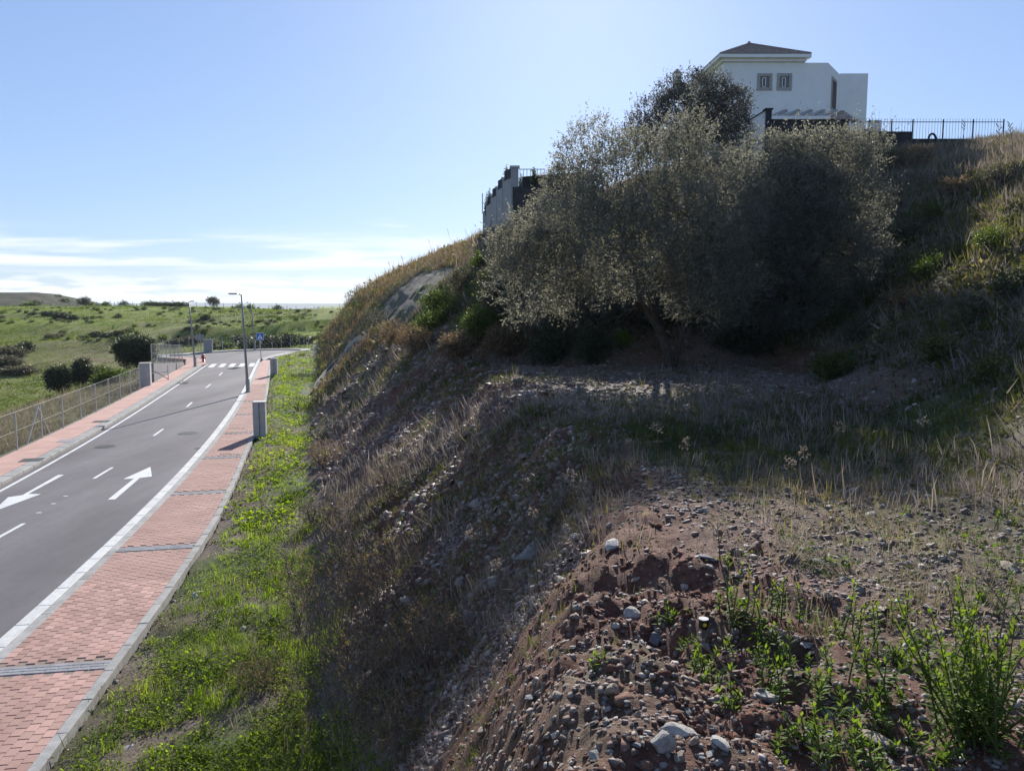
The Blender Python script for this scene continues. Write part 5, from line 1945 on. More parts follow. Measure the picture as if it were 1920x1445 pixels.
LOW = [(1480, 1255, 1225, 'small green seedling just right of the spindly stems'), (1545, 1290, 1255, 'low leafy seedling in the middle of the gravel'), (1580, 1250, 1222, 'tiny green tuft left of the bright weed pair'), (1665, 1330, 1292, 'low bushy seedling under the middle weeds'),
       (1700, 1400, 1360, 'leafy low plant left of the big corner bush'), (1530, 1395, 1352, 'spreading low green plant at the bottom of the gravel'), (1480, 1420, 1378, 'low green plant at the bottom edge beside the dark slab'), (1420, 1245, 1220, 'yellowish seedling below the second weed'),
       (1760, 1215, 1180, 'green seedling just behind the big corner bush'), (1560, 1180, 1150, 'small upright seedling on the open gravel'), (1680, 1240, 1208, 'pale low seedling between middle weeds and big bush'), (1380, 1330, 1300, 'small green plant right of the cream block'),
       (1850, 1130, 1095, 'thin green sprig on the gravel near the right edge'), (1300, 1215, 1196, 'tiny rosette beside the can'), (1620, 1430, 1390, 'bright leafy seedling at the very bottom of the gravel')]
for i, (u, v, vt, lab) in enumerate(LOW):
    weed(u, v, vt, lab, 7, 0.05, 0.05, 0.013, dens=16, seed=700 + i, lean=0.7)
weed(1840, 1400, 1180, 'big bushy bright green plant at the bottom corner of the gravel', 44, 0.075, 0.055, 0.013, 60, 900, 'leafy_bush', 0.75, 'bush')
weed(1800, 1300, 1200, 'leafy green plant merging with the big corner bush', 8, 0.05, 0.055, 0.013, 34, 901, lean=0.7)


# ------------------------------------------------------------------ stones one can pick out
STONE_V = [rock_template(700 + k, 0.75, 0.2) for k in range(6)]
def fine_rock(seed, flat_, el=1.0):
    r = np.random.default_rng(seed)
    import bmesh
    bm = bmesh.new()
    bmesh.ops.create_icosphere(bm, subdivisions=2, radius=0.5)
    for _ in range(16):                                       # planar breaks
        n = Vector(r.normal(size=3)).normalized()
        dlim = r.uniform(0.22, 0.42)
        for v in bm.verts:
            k = v.co.dot(n)
            if k > dlim:
                v.co -= n * (k - dlim)
    for v in bm.verts:
        v.co += Vector(r.normal(0, 0.014, 3))
        v.co.x *= el
        v.co.z *= flat_
    me = bpy.data.meshes.new('stone')
    bm.to_mesh(me)
    bm.free()
    return me


def stone_mat(name, c1, c2):
    return simple(name, c1, c2, 5, 0.75, 0.35, bmp=0.6, bdist=0.02, rand=0.15, fine=26)


SM = {'pale': stone_mat("pale_quartz_stone", (0.30, 0.27, 0.235), (0.50, 0.47, 0.43)), 'grey': stone_mat("grey_shale", (0.15, 0.135, 0.125), (0.29, 0.265, 0.25)),
      'blue': stone_mat("blue_grey_slate", (0.12, 0.125, 0.14), (0.21, 0.215, 0.23)), 'brown': stone_mat("rusty_stone", (0.16, 0.085, 0.06), (0.30, 0.18, 0.13)), 'tan': stone_mat("tan_stone", (0.22, 0.16, 0.12), (0.38, 0.30, 0.24))}
RM = []
for k in range(5):
    for key in ('pale', 'grey', 'brown', 'tan', 'blue'):
        me = fine_rock(800 + k, [0.8, 0.55, 0.35, 0.7, 0.25][k], [1.1, 1.3, 1.5, 1.0, 1.7][k])
        me.materials.append(SM[key])
        RM.append((key, k, me))


def rock_mesh(key, k): return next(m for a, b_, m in RM if a == key and b_ == k)


def put_stone(u, v, rpx, key, k, label, tilt=(0, 0), yaw=0, name='stone', group=None, sink=0.12):
    b = pick(u, v + rpx * 0.25)
    size = 2 * rpx * float(np.linalg.norm(b - np.array((0, 0, CAM_Z)))) / FPX
    o = obj(name, rock_mesh(key, k), None, (b[0], b[1], b[2] + size * (0.5 * [0.8, .55, .35, .7, .25][k] * 0.35 - sink * .6)))
    o.scale = (size,) * 3
    o.rotation_euler = (tilt[0], tilt[1], yaw)
    tag(o, label, 'stone', group)
    return o


BIG = [(1238, 1393, 30, 'pale', 0, 'largest pale boulder at the bottom of the red soil'), (1268, 1363, 27, 'pale', 2, 'flat pale stone resting above the largest boulder'),
       (1180, 1152, 26, 'pale', 3, 'pointed pale stone on the shaded side of the red lip'), (1228, 1198, 17, 'blue', 0, 'rough bluish stone at the crest of the red lip'), (1232, 1225, 15, 'brown', 0, 'rounded rusty stone just under the bluish one'),
       (1146, 1023, 20, 'pale', 1, 'pale wide stone in shade above the red lip'), (1010, 1010, 42, 'grey', 4, 'long tilted grey slab high on the shaded cut'), (1046, 1002, 14, 'pale', 2, 'pale chip beside the long tilted slab'),
       (998, 1303, 18, 'blue', 2, 'blue grey slate on the shaded red slope'), (1146, 1300, 17, 'tan', 0, 'tan block sunk in the red slope'), (1152, 1175, 12, 'pale', 3, 'small pale stone below the pointed one'), (1113, 1420, 17, 'pale', 0, 'pale angular stone near the bottom of the slope'),
       (905, 1372, 15, 'tan', 1, 'tan stone low on the dark slope'), (1300, 1397, 12, 'tan', 3, 'small tan stone right of the largest boulder'), (1352, 1395, 20, 'pale', 1, 'layered pale rock at the bottom of the lip'), (1330, 1408, 12, 'pale', 2, 'thin white chip against the layered rock'),
       (1437, 1308, 20, 'pale', 1, 'cream block with a sunlit face among lower weeds'), (1560, 1340, 22, 'grey', 2, 'flat grey slab beside yellow green clumps'), (1660, 1385, 30, 'tan', 2, 'broad sunlit flat stone near the bottom right'), (1640, 1420, 26, 'grey', 4, 'long dark slab half buried at the bottom'),
       (1680, 1124, 12, 'pale', 2, 'bright white chip on the gravel'), (1640, 1137, 20, 'tan', 4, 'long narrow tan slab on the gravel'), (1755, 1104, 17, 'grey', 1, 'dark edged block on the gravel right of the white chip'), (1710, 1128, 10, 'brown', 0, 'small dark stone beside the white chip'),
       (1742, 1140, 12, 'grey', 1, 'small grey block below the dark edged one'), (1710, 812, 22, 'tan', 2, 'flat stone on top of the red mound in shade'), (1533, 1047, 19, 'grey', 2, 'flat diamond shaped slab on the gravel'), (1415, 1027, 15, 'brown', 0, 'red brown block alone on the dark gravel'),
       (1265, 1030, 10, 'brown', 3, 'small brick red stone by the terrace edge'), (1612, 945, 14, 'grey', 2, 'pale slab in the cluster under the shade line'), (1632, 962, 15, 'grey', 2, 'wider slab in the cluster under the shade line'), (1650, 948, 11, 'grey', 1, 'small block of the slab cluster under shade'),
       (1745, 930, 14, 'grey', 1, 'grey block in shade at the bank foot'), (1600, 918, 16, 'grey', 2, 'flat slab at the edge of the grass shade'), (1590, 1085, 14, 'grey', 1, 'tilted grey slab in the middle of the gravel'), (1325, 1042, 14, 'blue', 2, 'bluish flat stone near the terrace lip'),
       (1513, 1210, 15, 'pale', 2, 'white flat stone behind the spindly weeds'), (1660, 1020, 12, 'grey', 1, 'grey block on the far gravel'), (1700, 1015, 12, 'tan', 1, 'tan block on the far gravel'), (1890, 1062, 18, 'tan', 1, 'tan block at the right edge of the gravel'),
       (1270, 890, 14, 'grey', 2, 'pale slab in the shaded grass near the stalks'), (1102, 915, 9, 'grey', 1, 'small stone on the shaded crest'), (1025, 930, 12, 'pale', 2, 'pale chip on the shaded crest'), (1195, 1340, 10, 'tan', 3, 'small tan stone in the red soil'),
       (1250, 1310, 12, 'brown', 0, 'clod like rusty stone in the sunlit red soil'), (1315, 1275, 13, 'tan', 3, 'upright tan stone at the lip'), (1358, 1278, 12, 'tan', 0, 'round tan stone under the dark tuft'), (1290, 1335, 12, 'grey', 1, 'grey stone above the flat pale one'),
       (1195, 1400, 11, 'blue', 1, 'bluish stone left of the largest boulder'), (1275, 1420, 14, 'tan', 1, 'tan stone under the largest boulder'), (1215, 1435, 16, 'brown', 0, 'rusty clod at the very bottom')]
rs = random.Random(5)
for (u, v, rp, key, k, lab) in BIG:
    slab_long = (u, v) == (1010, 1010)
    put_stone(u, v, rp, key, k, lab, (rs.uniform(-.3, .3), -0.25 if slab_long else rs.uniform(-.3, .3)), 0.9 if slab_long else rs.uniform(0, 6.28))
n_ = 0
while n_ < 150:
    u, v = rs.uniform(880, 1915), rs.uniform(900, 1440)
    if u < 1180 - (v - 900) * 0.35 or (u > 1740 and v > 1180):
        continue
    sl = u < 1330 and v > 1000
    rp = rs.choice([4, 4.5, 5, 6, 7, 9, 12]) * (1.15 if v > 1200 else 0.85)
    key = rs.choice(['tan', 'pale', 'brown', 'grey', 'tan'] if sl else ['grey', 'grey', 'tan', 'pale', 'brown'])
    k = rs.choice([0, 1, 3, 2] if sl else [1, 2, 2, 4, 3])
    lab = {'tan': 'small tan stone', 'pale': 'small pale stone', 'brown': 'small rusty stone', 'grey': 'small grey stone'}[key] + (' lying in the red soil of the slope' if sl else ' lying on the shale gravel')
    put_stone(u, v, rp, key, k, lab, (rs.uniform(-.4, .4), rs.uniform(-.4, .4)), rs.uniform(0, 6.28), 'small_stone', 'loose small stones: ' + lab)
    n_ += 1
# a few chips on the verge
for (u, v, rp) in [(378, 1262, 9), (545, 1073, 10), (555, 1082, 8), (370, 1240, 7), (240, 1398, 8), (455, 1180, 9), (470, 1165, 6), (372, 1110, 9), (367, 1118, 8), (470, 1040, 6)]:
    put_stone(u, v, rp, 'pale', rs.choice([1, 2, 3]), 'pale stone chip lying in the verge weeds', (0, 0), rs.uniform(0, 6), 'small_stone', 'stone chips in the verge')

# small can on the gravel
b = pick(1319, 1178)
k = float(np.linalg.norm(b - np.array((0, 0, CAM_Z)))) / FPX
t = thing('tin_can', 'small dark tin with pale top and a yellow spot on the gravel', 'can', (b[0], b[1], b[2]))
m = MB(); m.tube([(0, 0, -0.01), (0, 0, 13 * k)], 8.2 * k, 20); m.build('body', M['black'], t, False)
m = MB(); m.tube([(0, 0, 13 * k), (0, 0, 14 * k), (0, 0, 14.2 * k)], [8.6 * k, 8.6 * k, 7.6 * k], 20); m.build('lid', M['cap'], t)
m = MB()
nn = 14
m.add([(math.cos(2 * math.pi * i / nn) * 3.6 * k, -8.25 * k - 0.0004, 5.5 * k + math.sin(2 * math.pi * i / nn) * 3.4 * k) for i in range(nn)], [tuple(range(nn))])
m.build('yellow_spot', M['yellow'], t)


# ------------------------------------------------------------------ concrete channel and gravel chute on the far cut
def draped(name, rows, mat, lift=0.06, sub=6, wobble=0.0, rim=None):
    """sheet following the ground through left/right picture points"""
    Lp = np.array([pick(*a, fine=False) for a, _ in rows])
    Rp = np.array([pick(*b_, fine=False) for _, b_ in rows])
    ts = np.linspace(0, len(rows) - 1, (len(rows) - 1) * sub + 1)
    f = lambda A: np.stack([np.interp(ts, np.arange(len(rows)), A[:, i]) for i in range(3)], -1)
    Lp, Rp = f(Lp), f(Rp)
    W = np.linspace(0, 1, 7)
    G = Lp[:, None] * (1 - W)[None, :, None] + Rp[:, None] * W[None, :, None]
    G[..., 2] = np.maximum(height(G[..., 0], G[..., 1]), G[..., 2] * 0 - 9) + lift
    n1, n2 = G.shape[:2]
    idx = np.arange(n1 * n2).reshape(n1, n2)
    F = np.stack([idx[:-1, :-1], idx[:-1, 1:], idx[1:, 1:], idx[1:, :-1]], -1).reshape(-1, 4)
    return obj(name, mesh_np(name, G, F, mat, smooth_=True)), G


o, G = draped('gravel_chute', [((838, 500), (868, 502)), ((790, 515), (845, 520)), ((752, 540), (812, 552)), ((722, 570), (775, 590)), ((705, 598), (748, 618))], M['chute'], 0.03)
tag(o, kind='structure')
chn = thing('drain_channel', 'pale concrete drainage channel running down the cut slope', 'drain channel', (0, 0, 0))
path = [(692, 628), (672, 640), (652, 657), (634, 676), (617, 697), (602, 719), (594, 732)]
pp = np.array([pick(*q, fine=False) for q in path])
ts = np.linspace(0, len(path) - 1, 30)
pp = np.stack([np.interp(ts, np.arange(len(path)), pp[:, i]) for i in range(3)], -1)
pp[:, 2] = height(pp[:, 0], pp[:, 1])
pp[1:-1, 2] = (pp[:-2, 2] + pp[1:-1, 2] + pp[2:, 2]) / 3
dirs = np.gradient(pp, axis=0)
side = np.cross(dirs, (0, 0, 1.0))
side /= np.linalg.norm(side, axis=1, keepdims=True)
for w0, w1, lift, nm, mt in ((-0.27, -0.22, 0.14, 'channel_wall', 'edging'), (-0.225, 0.225, 0.02, 'channel_bed', 'darkbed'), (0.22, 0.27, 0.14, 'channel_wall', 'edging')):
    m = MB()
    for i in range(len(pp) - 1):
        q = []
        for k in (i, i + 1):
            a_, b_ = pp[k] + side[k] * w0, pp[k] + side[k] * w1
            q += [(a_[0], a_[1], pp[k][2] + lift), (b_[0], b_[1], pp[k][2] + lift), (b_[0], b_[1], pp[k][2] - .4), (a_[0], a_[1], pp[k][2] - .4)]
        m.add(q, [(0, 1, 5, 4), (1, 2, 6, 5), (3, 0, 4, 7)])
    m.build(nm, M[mt], chn)


# ------------------------------------------------------------------ villa on the hill
VY = 68.0
VD = 4.6
def V3(u, v, Y=VY): return Vector(depth(u, v, Y))
villa = thing('villa', 'white two storey villa with clay tile roof on the hilltop', 'house', (0, 0, 0))
gz = 9.5
A = V3(1358, 120); Bc = V3(1553, 118); Cc = V3(1575, 138, (VY + 3.4)); D = V3(1628, 138, (VY + 3.4))
xl, xr = A.x, Bc.x
eave = V3(1400, 108).z
par = Bc.z
m = MB()
# main block, its wing and the set-back block, walls only
m.prism([(xl, VY), (V3(1505, 110).x, VY), (V3(1505, 110).x, VY + 11), (xl - 1.0, VY + 11)], gz, eave)
m.build('main_wall', M['villa'], villa)
m = MB()
m.prism([(V3(1505, 110).x + 0.003, VY + 0.003), (xr, VY + 0.003), (Cc.x, (VY + 3.4)), (Cc.x, VY + 11), (V3(1505, 110).x + .003, VY + 11)], gz, par)
m.build('wing_wall', M['villa'], villa)
m = MB()
m.prism([(Cc.x + 0.004, (VY + 3.4)), (D.x, (VY + 3.4)), (D.x + .3, VY + 11), (Cc.x + 0.004, VY + 11)], gz, D.z)
m.build('side_wall', M['villa'], villa)
# cornice
x0, x1 = xl, V3(1505, 110).x
for k, (o_, za, zb) in enumerate(((0.24, eave - 0.38, eave - 0.15), (0.55, eave - 0.145, eave + 0.12))):
    m = MB()
    m.prism([(x0 - o_, VY - o_), (x1 + o_, VY - o_), (x1 + o_, VY + 11 + o_), (x0 - 1 - o_, VY + 11 + o_)], za, zb)
    m.build('cornice', M['villa'], villa)
# hip roof with rows of barrel tiles
o_ = 0.5
zE = eave + 0.13
c1, c2, c3, c4 = Vector((x0 - o_, VY - o_, zE)), Vector((x1 + o_, VY - o_, zE)), Vector((x1 + o_, VY + 11 + o_, zE)), Vector((x0 - 1 - o_, VY + 11 + o_, zE))
ap = Vector((V3(1404, 90, VY + 5.4).x, VY + 5.4, V3(1404, 84, VY + 5.4).z))
ap2 = ap + Vector((0.25, 1.2, 0))
m = MB()
m.add([c1, c2, c3, c4, ap, ap2], [(0, 1, 4), (1, 2, 5, 4), (2, 3, 5), (3, 0, 4, 5), (3, 2, 1, 0)])
roof = m.build('roof', M['tile'], villa)
def tile_rows(p, q, a_, b_, parent):
    """barrel tile ribs on the roof face with eave p-q and top edge a-b"""
    n = int((q - p).length / 0.24)
    m = MB()
    nrm = (q - p).cross(a_ - p).normalized()
    if nrm.z < 0: nrm = -nrm
    ed = (q - p).normalized()
    up = nrm.cross(ed)
    if up.z < 0: up = -up
    for i in range(n):
        s0 = p + ed * ((i + 0.5) * (q - p).length / n)
        # length until the hips
        Lmax = 0
        for k in range(60):
            c_ = s0 + up * (k * 0.12)
            # inside test against hips p->a and q->b
            if (c_ - p).dot(ed) < ((a_ - p).dot(ed)) * (k * .12) / max((a_ - p).dot(up), .01): break
            if (q - c_).dot(ed) < ((q - b_).dot(ed)) * (k * .12) / max((b_ - q).dot(up), .01): break
            if k * .12 > (a_ - p).dot(up): break
            Lmax = k * .12
        if Lmax < .2: continue
        nt_ = max(1, int(Lmax / 0.42))
        for k in range(nt_):
            a0, a1 = Lmax * k / nt_ - 0.03, Lmax * (k + 1) / nt_
            for sgn, zz_ in ((1, 0.0),):
                V_ = []
                for L_, lift, w in ((a0, 0.035, 0.085), (a1, 0.005, 0.068)):
                    for t_ in (0, 1, 2, 3, 4):
                        th_ = math.pi * t_ / 4
                        V_.append(s0 + up * L_ + ed * (math.cos(th_) * w) + nrm * (math.sin(th_) * 0.075 + lift))
                m.add(V_, [(j, j + 1, j + 6, j + 5) for j in range(4)] + [(0, 1, 2, 3, 4)])
    o2 = m.build('tile_rows', M['tile'], parent)
    o2['kind'] = 'stuff'
tile_rows(c1, c2, ap, ap, roof)
tile_rows(c4, c1, ap2, ap, roof)
tile_rows(c2, c3, ap, ap2, roof)
m = MB(); m.box((ap.x, ap.y, ap.z + 0.12), (0.3, 0.3, 0.3), taper=.6); m.build('finial', M['tile'], roof)
for hp in (c1, c2):
    m = MB(); m.tube([hp + Vector((0, 0, .05)), ap + Vector((0, 0, .08))], 0.10, 6); m.build('hip_tiles', M['tile'], roof)
# lower roof slope running down at the left
m = MB()
la, lb = V3(1355, 106, VY + .5), V3(1290, 152, VY + 6.5)
lc, ld_ = V3(1330, 132, VY + 1.5), V3(1275, 175, VY + 7)
# windows
def window(u0, u1, v0, v1, Y, parent):
    a_, b_ = V3(u0, v0, Y), V3(u1, v1, Y)
    w, h = b_.x - a_.x, a_.z - b_.z
    cx_, cz_ = (a_.x + b_.x) / 2, (a_.z + b_.z) / 2
    f = MB()
    bw = 0.24
    y = Y - 0.03
    f.box((cx_, y, cz_ + h / 2 - bw / 2), (w, 0.08, bw)); f.box((cx_, y, cz_ - h / 2 + bw / 2), (w, 0.08, bw))
    for sx in (-1, 1): f.box((cx_ + sx * (w / 2 - bw / 2), y, cz_), (bw, 0.08, h - 2 * bw - .002))
    fr = f.build('window', M['trim'], parent)
    f = MB()
    iw, ih = w - 2 * bw, h - 2 * bw
    f.box((cx_, Y - 0.008, cz_), (iw, 0.012, ih))
    f.build('reveal', M['reveal'], fr)
    f = MB()
    for sx in (-1, 0.12): f.box((cx_ + iw * (0.06 + sx * 0.28), Y - 0.03, cz_ - .03), (0.06, 0.03, ih * .86))
    f.box((cx_ - iw * .06, Y - .03, cz_ - .03 + ih * .41), (iw * .40, .03, .06)); f.box((cx_ - iw * .06, Y - .03, cz_ - .03 - ih * .41), (iw * .40, .03, .06))
    f.build('frame', M['whiteframe'], fr)
    f = MB(); f.box((cx_ - iw * .06, Y - 0.021, cz_ - .03), (iw * .34, 0.012, ih * .74)); f.build('pane', M['glass'], fr)
window(1420, 1447, 138, 170, VY, villa)
window(1457, 1484, 138, 170, VY, villa)
# tall shuttered opening in the receding wall
dv = Vector((Cc.x - Bc.x, (VY + 3.4) - VY, 0)); L_ = dv.length; dv.normalize(); nv = Vector((-dv.y, dv.x, 0)) * -1
nv = Vector((dv.y, -dv.x, 0))
zc_ = (V3(1564, 148, VY + 1.8).z + V3(1564, 208, VY + 1.8).z) / 2
hh = V3(1564, 148, VY + 1.8).z - V3(1564, 208, VY + 1.8).z
mid_ = Vector((Bc.x, VY, 0)) + dv * L_ * .52
f = MB(); f.box((mid_.x + nv.x * .03, mid_.y + nv.y * .03, zc_), (1.7, 0.08, hh), rz=math.atan2(dv.y, dv.x)); fr = f.build('window', M['trim'], villa)
f = MB(); f.box((mid_.x + nv.x * .06, mid_.y + nv.y * .06, zc_ - .05), (1.2, 0.06, hh - .4), rz=math.atan2(dv.y, dv.x)); f.build('shutter', M['shutter'], fr)
# chimney seen over the dark tree
c_ = V3(1269, 140, 76)
f = MB(); f.box((c_.x, c_.y, c_.z - 1.0), (0.55, 0.55, 2.6)); ch = f.build('chimney', M['villa'], villa)
f = MB(); f.box((c_.x, c_.y, c_.z + 0.28), (0.8, 0.8, 0.46), taper=.12); f.build('chimney_cap', M['tile'], ch)
# left side roof of the rear wing, dropping behind the tree
f = MB()
p1, p2, p3, p4 = V3(1356, 104, VY + .2), V3(1300, 146, VY + 9.5), V3(1306, 143, VY + 11), V3(1362, 100, VY + 2)
f.add([p1, p2, p3, p4, p1 - Vector((0, 0, .25)), p2 - Vector((0, 0, .25)), p3 - Vector((0, 0, .25)), p4 - Vector((0, 0, .25))], [(0, 1, 2, 3), (7, 6, 5, 4), (0, 4, 5, 1), (1, 5, 6, 2), (2, 6, 7, 3), (3, 7, 4, 0)])
f.build('lower_roof', M['tile'], villa)
f = MB()
f.add([(p1.x + .35, p1.y, gz), (p2.x + .35, p2.y, gz), (p2.x + .35, p2.y, p2.z - .3), (p1.x + .35, p1.y, p1.z - .4)], [(0, 1, 2, 3)])
f.build('wing_wall', M['villa'], villa)

# pergola beams and the small porch roof in front
perg = thing('pergola', 'white pergola with sloping beams at the foot of the villa wall', 'pergola', (0, 0, 0))
for i in range(5):
    u0 = 1446 + i * 23.5
    a_, b_ = V3(u0, 216, (VY - 2.6)), V3(u0 + 24, 205, (VY - .12))
    f = MB()
    f.add([a_, a_ + Vector((0.30, 0, 0)), b_ + Vector((0.30, 0, 0)), b_, a_ - Vector((0, 0, .2)), a_ + Vector((.30, 0, -.2)), b_ + Vector((.30, 0, -.2)), b_ - Vector((0, 0, .2))],
          [(0, 1, 2, 3), (7, 6, 5, 4), (0, 4, 5, 1), (1, 5, 6, 2), (2, 6, 7, 3), (3, 7, 4, 0)])
    f.build('beam', M['trim'], perg)
a_, b_ = V3(1444, 218, (VY - 2.6)), V3(1556, 225, (VY - 2.6))
f = MB(); f.box(((a_.x + b_.x) / 2, (VY - 2.6), (a_.z + b_.z) / 2), (b_.x - a_.x, 0.2, a_.z - b_.z)); f.build('front_beam', M['villa'], perg)
for u in (1450, 1500, 1550):
    q = V3(u, 225, (VY - 2.6))
    f = MB(); f.box((q.x, (VY - 2.6), (q.z + gz) / 2), (0.22, 0.22, q.z - gz - .01)); f.build('post', M['villa'], perg)
por = thing('porch', 'small clay tiled porch roof beside the pergola', 'porch', (0, 0, 0))
q0, q1, q2 = V3(1552, 222, (VY - 2.2)), V3(1580, 208, (VY - 1.4)), V3(1606, 226, (VY - 2.2))
f = MB()
bk = Vector((0.15, 1.6, 0))
f.add([q0, q1, q2, q0 + bk, q1 + bk, q2 + bk], [(0, 1, 4, 3), (1, 2, 5, 4), (0, 2, 1), (3, 4, 5), (0, 3, 5, 2)])
pr = f.build('roof', M['tile'], por)
f = MB()
for i in range(12):
    t_ = i / 11
    p = (q0.lerp(q1, t_ * 2) if t_ < .5 else q1.lerp(q2, t_ * 2 - 1))
    f.tube([p + Vector((0, -.06, .03)), p + Vector((0, .5, .03))], 0.07, 6)
f.build('tile_ends', M['tile'], pr)
f = MB()
f.prism([(q0.x + .3, (VY - 2.0)), (q2.x - .3, (VY - 2.0)), (q2.x - .3, (VY - .12)), (q0.x + .3, (VY - .12))], gz, q0.z - .02)
f.build('porch_wall', M['villa'], por)

# white raked wall with a dark pier, then the dark boundary wall
w = thing('raked_wall', 'short white wall with raked top ending at a dark pier', 'wall', (0, 0, 0))
a_, b_ = V3(1396, 232, 49), V3(1436, 208, 49)
f = MB(); f.add([(a_.x, 49, gz), (b_.x, 49, gz), (b_.x, 49, b_.z), (a_.x, 49, a_.z), (a_.x, 49.3, gz), (b_.x, 49.3, gz), (b_.x, 49.3, b_.z), (a_.x, 49.3, a_.z)], [(0, 1, 2, 3), (7, 6, 5, 4), (3, 2, 6, 7), (0, 3, 7, 4)])
f.build('white_panel', M['villa'], w)
f = MB(); f.add([a_ + Vector((0, -.06, 0)), b_ + Vector((0, -.06, 0)), b_ + Vector((0, -.06, .09)), a_ + Vector((0, -.06, .09)), a_ + Vector((0, .36, 0)), b_ + Vector((0, .36, 0)), b_ + Vector((0, .36, .09)), a_ + Vector((0, .36, .09))], [(0, 1, 2, 3), (7, 6, 5, 4), (3, 2, 6, 7), (1, 5, 6, 2), (4, 0, 3, 7), (4, 5, 1, 0)])
f.build('coping', M['darkwall'], w)
q = V3(1441.5, 206, 48.95)
f = MB(); f.box((q.x, 49.1, (q.z + gz - 2) / 2), (0.36, 0.4, q.z - gz + 2)); f.build('pier', M['darkwall'], w)
f = MB(); f.box((q.x, 49.1, q.z + .04), (0.5, 0.52, .08)); f.build('pier_cap', M['darkwall'], w)
w = thing('boundary_wall', 'dark slate boundary wall in front of the pergola', 'wall', (0, 0, 0))
a_, b_ = V3(1446, 226, 49.2), V3(1592, 226, 49.2)
f = MB(); f.box(((a_.x + b_.x) / 2, 49.35, (a_.z + gz - 3) / 2), (b_.x - a_.x, 0.3, a_.z - gz + 3)); f.build('wall', M['darkwall'], w)
f = MB(); f.box(((a_.x + b_.x) / 2, 49.35, a_.z + .03), (b_.x - a_.x + .05, 0.42, .07)); f.build('coping', M['darkwall'], w)
w = thing('low_wall', 'stepped dark low wall carrying the iron railings', 'wall', (0, 0, 0))
for u0, u1, v in ((1592, 1710, 249), (1710.3, 1884, 263)):
    a_, b_ = V3(u0, v, 49.2), V3(u1, v, 49.2)
    f = MB(); f.box(((a_.x + b_.x) / 2, 49.35, (a_.z + gz - 4) / 2), (b_.x - a_.x, 0.28, a_.z - gz + 4)); f.build('wall_panel', M['darkwall'], w)
    f = MB(); f.box(((a_.x + b_.x) / 2, 49.35, a_.z + .02), (b_.x - a_.x, 0.36, .05)); f.build('coping', M['darkwall'], w)
# grey panel between villa and railings
a_, b_ = V3(1628, 226, 51), V3(1651, 248, 51)
f = MB(); f.box(((a_.x + b_.x) / 2, 51, (a_.z + b_.z) / 2 - .6), (b_.x - a_.x, 0.2, a_.z - b_.z + 1.2))
tag(f.build('garden_wall', M['villa']), 'short white garden wall seen through the railings', 'wall')
# iron railings
rl = thing('iron_railing', 'black iron railings with pointed bars along the hilltop wall', 'railing', (0, 0, 0))
bars = MB(); bars.tube([(0, 0, 0), (0, 0, 0.93), (0, 0, 0.94), (0, 0, 1.0)], [0.011, 0.011, 0.02, 0.003], 4)
bmsh = bars.mesh('bar', M['darkmetal'])
for i in range(52):
    u = 1596 + i * 5.55
    zb = 249 if u < 1710 else 263
    if u > 1882: break
    p, q = V3(u, zb, 49.3), V3(u, 222, 49.3)
    o2 = obj('bar', bmsh, rl, p)
    o2.scale = (1, 1, q.z - p.z)
for u in (1630, 1671, 1710, 1767, 1823, 1880):
    zb = 249 if u < 1710 else 263
    p, q = V3(u, zb, 49.3), V3(u, 224, 49.3)
    f = MB(); f.box((p.x, 49.3, (p.z + q.z) / 2), (0.06, 0.06, q.z - p.z)); f.build('post', M['darkmetal'], rl)
for v, u0, u1 in ((229, 1596, 1880), (247.5, 1596, 1710), (261, 1711, 1880)):
    p, q = V3(u0, v, 49.3), V3(u1, v, 49.3)
    f = MB(); f.box(((p.x + q.x) / 2, 49.3, p.z), (q.x - p.x, 0.04, 0.04)); f.build('rail', M['darkmetal'], rl)
pts = [V3(1741 + 7 * (1 - math.cos(a_)), 262 - 11 * math.sin(a_), 51.5) for a_ in np.linspace(0, math.pi, 9)]
f = MB(); f.tube([pts[0] - Vector((0, 0, 1))] + pts + [pts[-1] - Vector((0, 0, 1))], 0.07, 6)
tag(f.build('arched_pipe', M['darkmetal']), 'small dark arched pipe behind the iron railings', 'pipe')

# ------------------------------------------------------------------ stepped terrace wall left of the olive
tw = thing('terrace_wall', 'grey terrace wall with a row of stepped piers above the slope', 'wall', (0, 0, 0))
PI_ = [(965, 315, 356, 14, 55.0), (946, 336, 400, 8.5, 57.8), (934, 353, 420, 7.5, 60.4), (923.5, 368, 440, 7, 63.0), (914.5, 382, 460, 6.5, 65.6)]
for (u, vt, vb, w_, Y) in PI_:
    p = V3(u, vt, Y)
    wid = w_ * Y / FPX
    gzz = float(height(p.x, Y)) - 1
    f = MB(); f.box((p.x, Y, (p.z + gzz) / 2), (wid, wid, p.z - gzz)); pr = f.build('pier', M['terrace'], tw)
    f = MB(); f.box((p.x, Y, p.z + .05), (wid + .16, wid + .16, .12)); f.build('pier_cap', M['cap'], pr)
for (a_, b_) in zip(PI_[:-1], PI_[1:]):
    pa, pb = V3(a_[0], a_[1], a_[4]), V3(b_[0], b_[1], b_[4])
    zt = pb.z - 0.25
    ga = float(height(pb.x, pb.y)) - 1.5
    n = Vector((pb.y - pa.y, -(pb.x - pa.x), 0)).normalized() * 0.12
    f = MB(); f.prism([(pa.x - n.x, pa.y + .3 - n.y), (pb.x - n.x, pb.y - .3 - n.y), (pb.x + n.x, pb.y - .3 + n.y), (pa.x + n.x, pa.y + .3 + n.y)], ga, zt)
    f.build('wall_panel', M['terrace'], tw)
    f = MB(); f.prism([(pa.x - n.x * .1, pa.y + .3), (pb.x - n.x * .1, pb.y - .3), (pb.x + n.x * .1, pb.y - .3), (pa.x + n.x * .1, pa.y + .3)], zt, zt + .75)
    f.build('dark_infill', M['darkwall'], tw)
